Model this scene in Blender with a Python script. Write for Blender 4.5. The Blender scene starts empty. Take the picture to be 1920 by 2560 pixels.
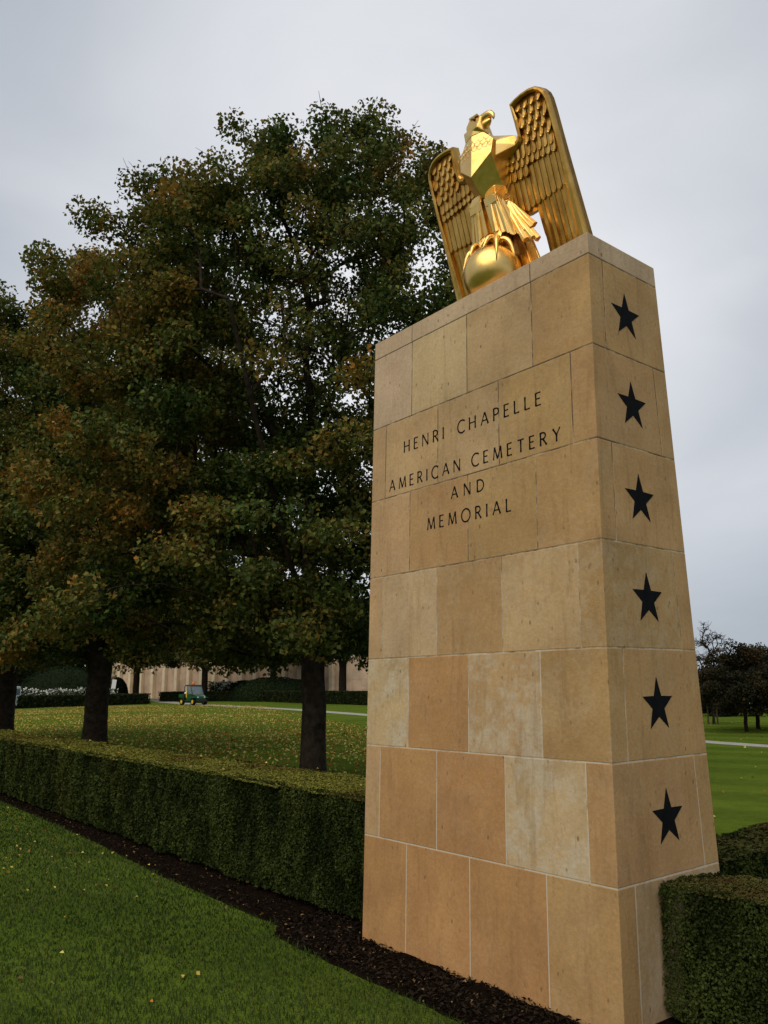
import bpy, bmesh, math, random
import numpy as np
from mathutils import Vector, Matrix
R_ = math.radians
S = bpy.context.scene
COL = S.collection

# ------------------------------------------------------------------ camera, sky, sun, exposure
cam = bpy.data.cameras.new('camera')
cam_o = bpy.data.objects.new('camera', cam)
COL.objects.link(cam_o)
r_ = Vector((0.62803066, 0.77812956, -0.00958531))
u_ = Vector((0.17152819, -0.12640539, 0.97703621))
f_ = Vector((-0.75904912, 0.61525285, 0.21285761))
CAM = Vector((2.5312, -3.4768, 1.6321))
m = Matrix((( r_.x, u_.x, -f_.x, CAM.x), (r_.y, u_.y, -f_.y, CAM.y), (r_.z, u_.z, -f_.z, CAM.z), (0, 0, 0, 1)))
cam_o.matrix_world = m
cam.sensor_fit = 'HORIZONTAL'; cam.sensor_width = 36.0; cam.lens = 36.0 * 2003.5 / 1920
cam.clip_start = 0.05; cam.clip_end = 6000
S.camera = cam_o

SUN_EL, SUN_AZ = 50.0, 180.0 - 22.0          # azimuth: 0 = +y, clockwise towards +x
sd = Vector((math.sin(R_(SUN_AZ)) * math.cos(R_(SUN_EL)), math.cos(R_(SUN_AZ)) * math.cos(R_(SUN_EL)), math.sin(R_(SUN_EL))))
sun = bpy.data.lights.new('sun', 'SUN'); sun.energy = 1.5; sun.angle = R_(60); sun.color = (1.0, 0.90, 0.74)
sun_o = bpy.data.objects.new('sun', sun); COL.objects.link(sun_o)
sun_o.rotation_euler = sd.to_track_quat('Z', 'Y').to_euler()
sun_o.location = (0, -20, 30)

W = bpy.data.worlds.new('World'); S.world = W; W.use_nodes = True
nt = W.node_tree; nt.nodes.clear()
def N(t, **k):
    n = nt.nodes.new(t)
    for a, b in k.items(): setattr(n, a, b)
    return n
out = N('ShaderNodeOutputWorld')
sky = N('ShaderNodeTexSky', sky_type='NISHITA', sun_disc=False, sun_elevation=R_(SUN_EL), sun_rotation=R_(SUN_AZ))
bg1 = N('ShaderNodeBackground'); bg1.inputs['Strength'].default_value = 0.06
nt.links.new(sky.outputs[0], bg1.inputs['Color'])
tc = N('ShaderNodeTexCoord')
mp = N('ShaderNodeMapping'); mp.inputs['Scale'].default_value = (1.1, 1.1, 2.6)
nt.links.new(tc.outputs['Generated'], mp.inputs['Vector'])
nz = N('ShaderNodeTexNoise'); nz.inputs['Scale'].default_value = 1.7; nz.inputs['Detail'].default_value = 5; nz.inputs['Roughness'].default_value = 0.45
nz.inputs['Distortion'].default_value = 0.4
nt.links.new(mp.outputs[0], nz.inputs['Vector'])
nrm = N('ShaderNodeVectorMath', operation='NORMALIZE'); nt.links.new(tc.outputs['Generated'], nrm.inputs[0])
dot = N('ShaderNodeVectorMath', operation='DOT_PRODUCT'); nt.links.new(nrm.outputs[0], dot.inputs[0])
LB = (f_ * 1.0 + u_ * 0.28 + r_ * 0.03).normalized()          # bright cloud lobe round the view axis, mostly copying lens vignetting into the sky
dot.inputs[1].default_value = LB
mx = N('ShaderNodeMath', operation='MAXIMUM'); nt.links.new(dot.outputs['Value'], mx.inputs[0]); mx.inputs[1].default_value = 0.0
pw = N('ShaderNodeMath', operation='POWER'); nt.links.new(mx.outputs[0], pw.inputs[0]); pw.inputs[1].default_value = 9.0
nmr = N('ShaderNodeMapRange'); nt.links.new(nz.outputs['Fac'], nmr.inputs[0])
nmr.inputs[1].default_value = 0.3; nmr.inputs[2].default_value = 0.7; nmr.inputs[3].default_value = -0.18; nmr.inputs[4].default_value = 0.18
ad = N('ShaderNodeMath', operation='ADD'); nt.links.new(pw.outputs[0], ad.inputs[0]); nt.links.new(nmr.outputs[0], ad.inputs[1])
rp = N('ShaderNodeValToRGB'); nt.links.new(ad.outputs[0], rp.inputs[0])
rp.color_ramp.elements[0].position = 0.0; rp.color_ramp.elements[0].color = (0.30, 0.342, 0.398, 1)
rp.color_ramp.elements[1].position = 1.0; rp.color_ramp.elements[1].color = (0.80, 0.805, 0.83, 1)
bg2 = N('ShaderNodeBackground'); bg2.inputs['Strength'].default_value = 0.93
nt.links.new(rp.outputs[0], bg2.inputs['Color'])
ms = N('ShaderNodeMixShader'); ms.inputs[0].default_value = 0.92
nt.links.new(bg1.outputs[0], ms.inputs[1]); nt.links.new(bg2.outputs[0], ms.inputs[2]); nt.links.new(ms.outputs[0], out.inputs[0])

S.view_settings.view_transform = 'Standard'; S.view_settings.look = 'None'
S.view_settings.exposure = 0.36; S.view_settings.gamma = 1.0; S.view_settings.use_curve_mapping = False
S.render.engine = 'CYCLES'
S.cycles.max_bounces = 8; S.cycles.transparent_max_bounces = 8

# ------------------------------------------------------------------ helpers
rng = np.random.default_rng(7)
random.seed(7)

def vnoise(p, seed=0):
    """value noise, p (N,3) -> (N,) in 0..1"""
    p = np.asarray(p, float); i = np.floor(p).astype(np.int64); f = p - i; f = f * f * (3 - 2 * f)
    def h(a, b, c):
        n = (a * 374761393 + b * 668265263 + c * 2147483647 + seed * 974634529) & 0xFFFFFFFF
        n = ((n ^ (n >> 13)) * 1274126177) & 0xFFFFFFFF
        n = n ^ (n >> 16)
        return (n & 0xFFFF) / 65535.0
    r = 0
    for dx in (0, 1):
        for dy in (0, 1):
            for dz in (0, 1):
                w = (f[:, 0] if dx else 1 - f[:, 0]) * (f[:, 1] if dy else 1 - f[:, 1]) * (f[:, 2] if dz else 1 - f[:, 2])
                r = r + w * h(i[:, 0] + dx, i[:, 1] + dy, i[:, 2] + dz)
    return r
def fbm(p, o=3, seed=0):
    p = np.asarray(p, float); a = 0; s = 0; w = 1.0
    for k in range(o):
        a = a + w * vnoise(p * (2 ** k) + k * 17.3, seed + k); s += w; w *= 0.5
    return a / s

def np_mesh(name, V, F, mat=None, parent=None, col=None, smooth=False):
    """V (n,3), F (m,k) all k-gons; col (n,3|4) per-vertex colour 'tint'"""
    V = np.ascontiguousarray(V, np.float32); F = np.ascontiguousarray(F, np.int32)
    me = bpy.data.meshes.new(name)
    k = F.shape[1]
    me.vertices.add(len(V)); me.vertices.foreach_set('co', V.ravel())
    me.loops.add(F.size); me.loops.foreach_set('vertex_index', F.ravel())
    me.polygons.add(len(F)); me.polygons.foreach_set('loop_start', np.arange(0, F.size, k, dtype=np.int32))
    try: me.polygons.foreach_set('loop_total', np.full(len(F), k, np.int32))
    except Exception: pass
    me.update(calc_edges=True)
    if smooth: me.polygons.foreach_set('use_smooth', np.ones(len(F), bool))
    if col is not None:
        c = np.ones((len(V), 4), np.float32); c[:, :col.shape[1]] = col
        at = me.color_attributes.new('tint', 'FLOAT_COLOR', 'POINT'); at.data.foreach_set('color', c.ravel())
    o = bpy.data.objects.new(name, me); COL.objects.link(o)
    if mat: me.materials.append(mat)
    if parent: o.parent = parent
    return o

def obj(name, bm, mat=None, parent=None, smooth=False):
    me = bpy.data.meshes.new(name); bm.normal_update(); bm.to_mesh(me); bm.free()
    if smooth:
        for p in me.polygons: p.use_smooth = True
    o = bpy.data.objects.new(name, me); COL.objects.link(o)
    for mm in (mat if isinstance(mat, (list, tuple)) else [mat]):
        if mm: me.materials.append(mm)
    if parent: o.parent = parent
    return o

def thing(name, label, cat, loc=(0, 0, 0), rz=0.0, group=None):
    o = bpy.data.objects.new(name, None); COL.objects.link(o)
    o.location = loc; o.rotation_euler = (0, 0, rz); o.empty_display_size = 0.2
    return tag(o, label, cat, group)
def tag(o, label=None, cat=None, group=None, kind=None):
    if label: o['label'] = label
    if cat: o['category'] = cat
    if group: o['group'] = group
    if kind: o['kind'] = kind
    return o

def box(bm, x0, x1, y0, y1, z0, z1, bev=0.0, M=None, seg=1):
    g = bmesh.ops.create_cube(bm, size=1.0)
    vs = g['verts']
    for v in vs:
        v.co = Vector((x0 + (v.co.x + .5) * (x1 - x0), y0 + (v.co.y + .5) * (y1 - y0), z0 + (v.co.z + .5) * (z1 - z0)))
    if bev > 0:
        es = list({e for v in vs for e in v.link_edges})
        rb = bmesh.ops.bevel(bm, geom=es, offset=bev, segments=seg, affect='EDGES', profile=0.6)
        vs = list({v for f in rb['faces'] for v in f.verts} | {v for v in vs if v.is_valid})
    if M is not None:
        for v in vs: v.co = M @ v.co
    return vs
def hull(bm, pts):
    vs = [bm.verts.new(Vector(p)) for p in pts]
    g = bmesh.ops.convex_hull(bm, input=vs)
    bad = [e for e in g['geom_interior'] if isinstance(e, bmesh.types.BMVert)]
    if bad: bmesh.ops.delete(bm, geom=bad, context='VERTS')
def tube(bm, pts, rad, n=8, cap=True):
    pts = [Vector(p) for p in pts]
    if not isinstance(rad, (list, tuple)): rad = [rad] * len(pts)
    rings = []
    up = None
    for i, p in enumerate(pts):
        d = (pts[min(i + 1, len(pts) - 1)] - pts[max(i - 1, 0)]).normalized()
        if up is None:
            up = d.orthogonal().normalized()
        up = (up - d * up.dot(d))
        up = up.normalized() if up.length > 1e-6 else d.orthogonal().normalized()
        b = d.cross(up)
        rings.append([bm.verts.new(p + (up * math.cos(a) + b * math.sin(a)) * rad[i]) for a in [2 * math.pi * k / n for k in range(n)]])
    for a, b in zip(rings, rings[1:]):
        for k in range(n):
            bm.faces.new((a[k], a[(k + 1) % n], b[(k + 1) % n], b[k]))
    if cap:
        bm.faces.new(list(reversed(rings[0]))); bm.faces.new(rings[-1])

# ------------------------------------------------------------------ materials
def mat_new(name):
    mt = bpy.data.materials.new(name); mt.use_nodes = True
    t = mt.node_tree; b = t.nodes['Principled BSDF']
    return mt, t, b
def nd(t, typ, ins=None, **k):
    n = t.nodes.new(typ)
    for a, b in k.items(): setattr(n, a, b)
    for a, b in (ins or {}).items():
        if hasattr(b, 'is_output'): t.links.new(b, n.inputs[a])
        else: n.inputs[a].default_value = b
    return n
def ramp(t, fac, stops):
    n = t.nodes.new('ShaderNodeValToRGB'); t.links.new(fac, n.inputs[0])
    e = n.color_ramp.elements
    while len(e) < len(stops): e.new(0.5)
    for q, (p, c) in zip(e, stops): q.position = p; q.color = (*c, 1)
    return n.outputs[0]
def mixc(t, fac, a, b, mode='MIX'):
    n = t.nodes.new('ShaderNodeMix'); n.data_type = 'RGBA'; n.blend_type = mode
    for i, v in ((0, fac), (6, a), (7, b)):
        if hasattr(v, 'is_output'): t.links.new(v, n.inputs[i])
        else: n.inputs[i].default_value = v if not isinstance(v, tuple) or len(v) == 4 else (*v, 1)
    return n.outputs[2]
def noise(t, scale, detail=4, rough=0.55, vec=None, dist=0.0):
    n = nd(t, 'ShaderNodeTexNoise', {'Scale': scale, 'Detail': detail, 'Roughness': rough, 'Distortion': dist})
    if vec: t.links.new(vec, n.inputs['Vector'])
    return n.outputs['Fac']
def objco(t, scale=None):
    c = t.nodes.new('ShaderNodeTexCoord').outputs['Object']
    if scale:
        c = nd(t, 'ShaderNodeMapping', {'Vector': c, 'Scale': scale}).outputs[0]
    return c
def bump(t, b, h, strength=0.3, dist=0.01):
    n = nd(t, 'ShaderNodeBump', {'Height': h, 'Strength': strength, 'Distance': dist})
    t.links.new(n.outputs[0], b.inputs['Normal'])

def simple(name, c, rough=0.6, metal=0.0, var=0.15, scale=6.0, bumps=0.0):
    mt, t, b = mat_new(name)
    co = objco(t)
    f = noise(t, scale, 4, 0.6, co)
    lo = tuple(x * (1 - var) for x in c); hi = tuple(min(1, x * (1 + var)) for x in c)
    t.links.new(ramp(t, f, [(0.3, lo), (0.7, hi)]), b.inputs['Base Color'])
    b.inputs['Roughness'].default_value = rough; b.inputs['Metallic'].default_value = metal
    if rough > .6: b.inputs['Specular IOR Level'].default_value = 0.08
    if bumps: bump(t, b, noise(t, scale * 6, 4, 0.6, co), bumps, 0.01)
    return mt

def leafmat(name, transl=0.35, rough=0.55, spec=0.3):
    mt, t, b = mat_new(name)
    a = nd(t, 'ShaderNodeVertexColor', layer_name='tint').outputs[0]
    t.links.new(a, b.inputs['Base Color'])
    b.inputs['Roughness'].default_value = rough; b.inputs['Specular IOR Level'].default_value = spec
    tr = nd(t, 'ShaderNodeBsdfTranslucent', {'Color': a})
    mxs = nd(t, 'ShaderNodeMixShader', {0: transl, 1: b.outputs[0], 2: tr.outputs[0]})
    t.links.new(mxs.outputs[0], t.nodes['Material Output'].inputs[0])
    return mt

M = {}
def stone_mat():
    mt, t, b = mat_new('limestone')
    vc = nd(t, 'ShaderNodeVertexColor', layer_name='tint')
    co = objco(t)
    n1 = noise(t, 2.2, 5, 0.6, co, 0.3)
    c = mixc(t, 1.0, vc.outputs[0], ramp(t, n1, [(0.25, (0.76, 0.73, 0.70)), (0.75, (1.16, 1.16, 1.14))]), 'MULTIPLY')
    # cream fossil / lichen patches, strong only on some blocks (alpha)
    n2 = noise(t, 15.0, 9, 0.74, objco(t, (1, 1, 0.85)), 0.25)
    n3 = noise(t, 3.0, 3, 0.6, co, 0.5)
    th = nd(t, 'ShaderNodeMath', {0: n2, 1: n3}, operation='ADD').outputs[0]
    thr = nd(t, 'ShaderNodeMapRange', {0: th, 1: 0.93, 2: 1.13, 3: 0.0, 4: 0.75}).outputs[0]
    amt = nd(t, 'ShaderNodeMath', {0: thr, 1: vc.outputs['Alpha']}, operation='MULTIPLY').outputs[0]
    c = mixc(t, amt, c, (0.62, 0.52, 0.38))
    # small dark pits and short scratches
    vr = nd(t, 'ShaderNodeTexVoronoi', {'Vector': objco(t, (1, 1, 0.55)), 'Scale': 21.0, 'Randomness': 1.0}).outputs['Distance']
    pit = nd(t, 'ShaderNodeMapRange', {0: vr, 1: 0.07, 2: 0.20, 3: 1.0, 4: 0.0}).outputs[0]
    sel = nd(t, 'ShaderNodeMapRange', {0: noise(t, 5.0, 3, 0.6, co), 1: 0.46, 2: 0.62, 3: 0.0, 4: 0.75}).outputs[0]
    pm = nd(t, 'ShaderNodeMath', {0: pit, 1: sel}, operation='MULTIPLY').outputs[0]
    c = mixc(t, pm, c, (0.16, 0.095, 0.045))
    st = noise(t, 14.0, 6, 0.7, objco(t, (1, 1, 0.12)), 0.6)
    sm = nd(t, 'ShaderNodeMapRange', {0: st, 1: 0.53, 2: 0.70, 3: 0.0, 4: 0.42}).outputs[0]
    c = mixc(t, sm, c, (0.26, 0.145, 0.06))
    gr = noise(t, 45.0, 6, 0.7, co)
    c = mixc(t, 1.0, c, ramp(t, gr, [(0.3, (0.86, 0.85, 0.84)), (0.7, (1.12, 1.12, 1.12))]), 'MULTIPLY')
    t.links.new(c, b.inputs['Base Color'])
    b.inputs['Roughness'].default_value = 0.8; b.inputs['Specular IOR Level'].default_value = 0.25
    hb = nd(t, 'ShaderNodeMath', {0: noise(t, 60.0, 5, 0.65, co), 1: pm}, operation='SUBTRACT').outputs[0]
    bump(t, b, hb, 0.4, 0.005)
    return mt
M['stone'] = stone_mat()
def mortar_mat():
    mt, t, b = mat_new('mortar')
    co = t.nodes.new('ShaderNodeTexCoord').outputs['Object']
    n1 = noise(t, 7.0, 5, 0.7, co)
    z = nd(t, 'ShaderNodeSeparateXYZ', {0: co}).outputs[2]
    zz = nd(t, 'ShaderNodeMapRange', {0: z, 1: 0.4, 2: 3.4, 3: -0.20, 4: 0.15}).outputs[0]
    s = nd(t, 'ShaderNodeMath', {0: n1, 1: zz}, operation='ADD').outputs[0]
    t.links.new(ramp(t, s, [(0.36, (0.62, 0.54, 0.42)), (0.52, (0.42, 0.31, 0.19)), (0.66, (0.10, 0.07, 0.045))]), b.inputs['Base Color'])
    b.inputs['Roughness'].default_value = 0.9
    return mt
M['mortar'] = mortar_mat()
M['black'] = simple('black_inlay', (0.006, 0.006, 0.007), 0.8, 0, 0.4, 20)
def gold_mat():
    mt, t, b = mat_new('gilding')
    co = objco(t)
    n = noise(t, 7.0, 6, 0.65, co, 0.4)
    c = ramp(t, n, [(0.25, (0.78, 0.44, 0.10)), (0.5, (0.93, 0.60, 0.19)), (0.8, (0.98, 0.72, 0.32))])
    ao = nd(t, 'ShaderNodeAmbientOcclusion', {'Distance': 0.03}); ao.samples = 4
    t.links.new(c, b.inputs['Base Color'])
    b.inputs['Metallic'].default_value = 1.0
    rr = nd(t, 'ShaderNodeMapRange', {0: noise(t, 22.0, 4, 0.6, co), 1: 0.3, 2: 0.7, 3: 0.27, 4: 0.40}).outputs[0]
    t.links.new(rr, b.inputs['Roughness'])
    bump(t, b, noise(t, 30.0, 4, 0.6, co), 0.10, 0.004)
    t.nodes.remove(ao)
    return mt
M['gold'] = gold_mat()
def old_shaded_gold():  # wings and tail: brown grime plus reflected dark surroundings put into the colour
    mt, t, b = mat_new('weathered_shaded_gilding')
    co = objco(t)
    n = noise(t, 9.0, 6, 0.7, objco(t, (1, 1, .35)), 0.5)
    t.links.new(ramp(t, n, [(0.3, (0.42, 0.205, 0.04)), (0.5, (0.66, 0.37, 0.085)), (0.72, (0.86, 0.55, 0.17))]), b.inputs['Base Color'])
    b.inputs['Metallic'].default_value = 1.0
    t.links.new(nd(t, 'ShaderNodeMapRange', {0: noise(t, 22.0, 4, 0.6, co), 1: 0.3, 2: 0.7, 3: 0.26, 4: 0.42}).outputs[0], b.inputs['Roughness'])
    bump(t, b, noise(t, 30.0, 4, 0.6, co), 0.12, 0.004)
    return mt
M['shaded_oldgold'] = old_shaded_gold()
M['leaf'] = leafmat('autumn_leaf', 0.32, 0.55, 0.14)
M['hedgeleaf'] = leafmat('hedge_leaf', 0.12, 0.7, 0.06)
M['blade'] = leafmat('grass_blade', 0.25, 0.7, 0.05)
M['litter'] = leafmat('fallen_leaf', 0.1, 0.7, 0.08)
M['chip'] = leafmat('wood_chip', 0.0, 0.85, 0.05)
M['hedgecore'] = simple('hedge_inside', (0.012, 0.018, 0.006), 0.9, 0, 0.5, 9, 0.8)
M['bark'] = simple('bark', (0.030, 0.022, 0.015), 0.9, 0, 0.6, 9, 0.9)
M['wood'] = simple('weathered_stake', (0.10, 0.075, 0.045), 0.85, 0, 0.4, 12, 0.4)
M['path'] = simple('pale_gravel', (0.36, 0.34, 0.30), 0.9, 0, 0.2, 5, 0.5)
M['terrace'] = simple('terrace_paving', (0.30, 0.26, 0.2), 0.9, 0, 0.25, 2, 0.2)
M['wallstone'] = simple('wall_stone', (0.55, 0.41, 0.30), 0.85, 0, 0.22, 0.6, 0.2)
M['pillarstone'] = simple('pillar_stone', (0.74, 0.61, 0.43), 0.85, 0, 0.12, 1.2, 0.2)
M['white'] = simple('white_paint', (0.75, 0.75, 0.74), 0.5, 0, 0.06, 3)
M['glass'] = simple('window_glass', (0.16, 0.21, 0.22), 0.06, 0, 0.2, 2)
M['dark'] = simple('dark_plastic', (0.018, 0.018, 0.018), 0.6, 0, 0.4, 6)
M['green'] = simple('green_paint', (0.010, 0.080, 0.024), 0.3, 0, 0.1, 3)
M['yellow'] = simple('yellow_paint', (0.78, 0.50, 0.03), 0.4, 0, 0.1, 5)
M['rubber'] = simple('tyre_rubber', (0.016, 0.016, 0.016), 0.85, 0, 0.3, 10, 0.3)
M['orange'] = simple('orange_lens', (0.85, 0.20, 0.02), 0.3, 0, 0.1, 5)
M['lamp'] = simple('headlight_glass', (0.65, 0.68, 0.68), 0.15, 0, 0.1, 5)
M['cloth'] = simple('dark_clothing', (0.018, 0.018, 0.026), 0.85, 0, 0.3, 8)
M['skin'] = simple('skin', (0.42, 0.24, 0.17), 0.6, 0, 0.1, 8)
M['hair'] = simple('hair', (0.03, 0.02, 0.012), 0.7, 0, 0.3, 20)
M['tanstone'] = simple('weathered_urn_stone', (0.36, 0.29, 0.18), 0.9, 0, 0.3, 5, 0.4)

def lawn_mat():
    mt, t, b = mat_new('lawn')
    co = objco(t)
    n1 = noise(t, 0.35, 5, 0.6, co)
    n2 = noise(t, 5.0, 6, 0.7, co)
    n3 = noise(t, 60.0, 3, 0.6, co)
    c = ramp(t, n1, [(0.3, (0.078, 0.122, 0.016)), (0.7, (0.122, 0.168, 0.026))])
    c = mixc(t, 1.0, c, ramp(t, n2, [(0.25, (0.72, 0.78, 0.7)), (0.75, (1.22, 1.16, 1.1))]), 'MULTIPLY')
    c = mixc(t, 1.0, c, ramp(t, n3, [(0.3, (0.6, 0.65, 0.6)), (0.7, (1.35, 1.3, 1.3))]), 'MULTIPLY')
    # faint mowing bands, as cut
    wv = nd(t, 'ShaderNodeTexWave', {'Vector': nd(t, 'ShaderNodeMapping', {'Vector': co, 'Rotation': (0, 0, R_(73))}).outputs[0], 'Scale': 0.17, 'Distortion': 1.5, 'Detail': 2.0}).outputs['Fac']
    c = mixc(t, 1.0, c, ramp(t, wv, [(0.35, (0.90, 0.90, 0.9)), (0.65, (1.1, 1.1, 1.05))]), 'MULTIPLY')
    t.links.new(c, b.inputs['Base Color'])
    b.inputs['Roughness'].default_value = 0.95; b.inputs['Specular IOR Level'].default_value = 0.0
    bump(t, b, nd(t, 'ShaderNodeMath', {0: n2, 1: n3}, operation='ADD').outputs[0], 0.7, 0.03)
    return mt
M['lawn'] = lawn_mat()
def mulch_mat():
    mt, t, b = mat_new('mulch')
    co = objco(t)
    n = noise(t, 38.0, 6, 0.75, co)
    t.links.new(ramp(t, n, [(0.3, (0.005, 0.0038, 0.0028)), (0.6, (0.018, 0.012, 0.008)), (0.8, (0.04, 0.027, 0.017))]), b.inputs['Base Color'])
    b.inputs['Roughness'].default_value = 0.95; b.inputs['Specular IOR Level'].default_value = 0.0
    bump(t, b, n, 1.0, 0.03)
    return mt
M['mulch'] = mulch_mat()

# ------------------------------------------------------------------ the ground
def crest_drop(x, y):
    """the lawn falls away behind a crest on the right, flat towards the memorial on the left"""
    ax, ay, bx, by = -25.58, 45.28, -16.16, 34.51
    dx, dy = bx - ax, by - ay; L = math.hypot(dx, dy); nx, ny = -dy / L, dx / L
    if nx * (-1) + ny * 1 < 0 and True: pass
    if (0 - ax) * nx + (0 - ay) * ny > 0: nx, ny = -nx, -ny
    d = (x - ax) * nx + (y - ay) * ny
    az = np.degrees(np.arctan2(x - CAM.x, y - CAM.y))           # 0 = +y, negative to the left
    k = np.clip((az + 44) / 8.0, 0, 1); k = k * k * (3 - 2 * k)
    dd = np.maximum(d, 0)
    return -k * (0.13 * dd * dd / (dd + 6.0))
def ground():
    rad = np.concatenate([np.linspace(0, 12, 13), np.geomspace(13, 2600, 90)])
    ang = np.radians(np.linspace(0, 360, 241)[:-1])
    V = [(CAM.x, CAM.y, 0)]
    for r in rad[1:]:
        for a in ang: V.append((CAM.x + r * math.sin(a), CAM.y + r * math.cos(a), 0))
    V = np.array(V, float)
    V[:, 2] = crest_drop(V[:, 0], V[:, 1])
    n = len(ang); F = []
    for k in range(n): F.append((0, 1 + (k + 1) % n, 1 + k, 1 + k))
    Q = []
    for i in range(len(rad) - 2):
        a = 1 + i * n; b = a + n
        for k in range(n):
            Q.append((a + k, a + (k + 1) % n, b + (k + 1) % n, b + k))
    bm = bmesh.new()
    vs = [bm.verts.new(v) for v in V]
    for f in F: bm.faces.new((vs[f[0]], vs[f[1]], vs[f[2]]))
    for q in Q: bm.faces.new([vs[i] for i in q])
    bmesh.ops.recalc_face_normals(bm, faces=bm.faces)
    if sum(f.normal.z for f in list(bm.faces)[:200]) < 0: bmesh.ops.reverse_faces(bm, faces=bm.faces)
    o = obj('lawn', bm, M['lawn'], smooth=True)
    tag(o, 'mown green lawn running from the pylon out to the crest', kind='structure')
ground()

EDGE = [(-60, 0.02), (-11, 0.01), (-7, -0.08), (-4.65, -0.22), (-2.68, -0.24), (-2.52, -0.38), (-1.9, -0.405), (-0.6, -0.42), (5, -0.42)]
def edge_y(x):
    xs = [e[0] for e in EDGE]; ys = [e[1] for e in EDGE]
    return np.interp(x, xs, ys)
def mulch():
    bm = bmesh.new()
    xs = list(np.linspace(-60, -14, 40)) + list(np.linspace(-13.6, 5, 190)) + [-2.68, -2.52]
    xs = sorted(xs)
    prev = None
    for x in xs:
        e = edge_y(x) + 0.018 * (random.random() - .5)
        row = [bm.verts.new((x, e, 0.002)), bm.verts.new((x, e + 0.035, 0.012 + .012 * random.random()))]
        for k in range(1, 6):
            row.append(bm.verts.new((x, e + 0.035 + (0.95 - e) * k / 5, 0.014 + 0.03 * random.random())))
        if prev:
            for a, b, c, d in zip(prev, prev[1:], row[1:], row): bm.faces.new((a, d, c, b))
        prev = row
    bmesh.ops.recalc_face_normals(bm, faces=bm.faces)
    tag(obj('mulch_bed', bm, M['mulch']), 'dark mulch strip along the hedge and pylon foot', kind='structure')
mulch()

def path():
    C = [(-110, 45.5), (-92, 39.2), (-75, 35.0), (-60, 32.3), (-50, 30.4), (-36.6, 26.6), (-24, 22.7), (-10.1, 18.55), (-8.2, 18.15), (4, 15.4), (30, 9)]
    W_ = [2.6, 2.4, 2.0, 1.6, 1.4, 1.25, 1.0, .8, .8, 1, 1.2]
    P = []
    for i in range(len(C) - 1):
        for k in range(6):
            q = k / 6; P.append((C[i][0] * (1 - q) + C[i + 1][0] * q, C[i][1] * (1 - q) + C[i + 1][1] * q, W_[i] * (1 - q) + W_[i + 1] * q))
    bm = bmesh.new(); prev = None
    for i, (x, y, w) in enumerate(P):
        a = P[min(i + 1, len(P) - 1)]; b = P[max(i - 1, 0)]
        d = Vector((a[0] - b[0], a[1] - b[1], 0)).normalized(); n = Vector((-d.y, d.x, 0))
        w += 0.05 * (random.random() - .5)
        row = [bm.verts.new(Vector((x, y, 0.006)) + n * w * s) for s in (-.5, .5)]
        if prev: bm.faces.new((prev[0], row[0], row[1], prev[1]))
        prev = row
    bmesh.ops.recalc_face_normals(bm, faces=bm.faces)
    tag(obj('path', bm, M['path']), 'narrow pale path across the lawn', kind='structure')
path()

# ------------------------------------------------------------------ the pylon
H = 0.57
def hx(x): return x * H
def yf(z): return 0.0356 * z - 0.0237          # battered front face
def yb(z): return 0.9578 - 0.0356 * z          # battered back face
PW = 2.001
TOP = 4.222
COURSE = [4.085, 3.517, 2.958, 2.390, 1.820, 1.244, 0.667, -0.06]
pylon = thing('stone_pylon', 'tall tapering limestone entrance pylon with carved cemetery name and black stars', 'monument', (-1.0, 0.46, 0))
OFF = Vector((1.0, -0.46, 0))      # children are written in world coordinates and shifted
def pyl(o): o.location = OFF; return o

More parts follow.
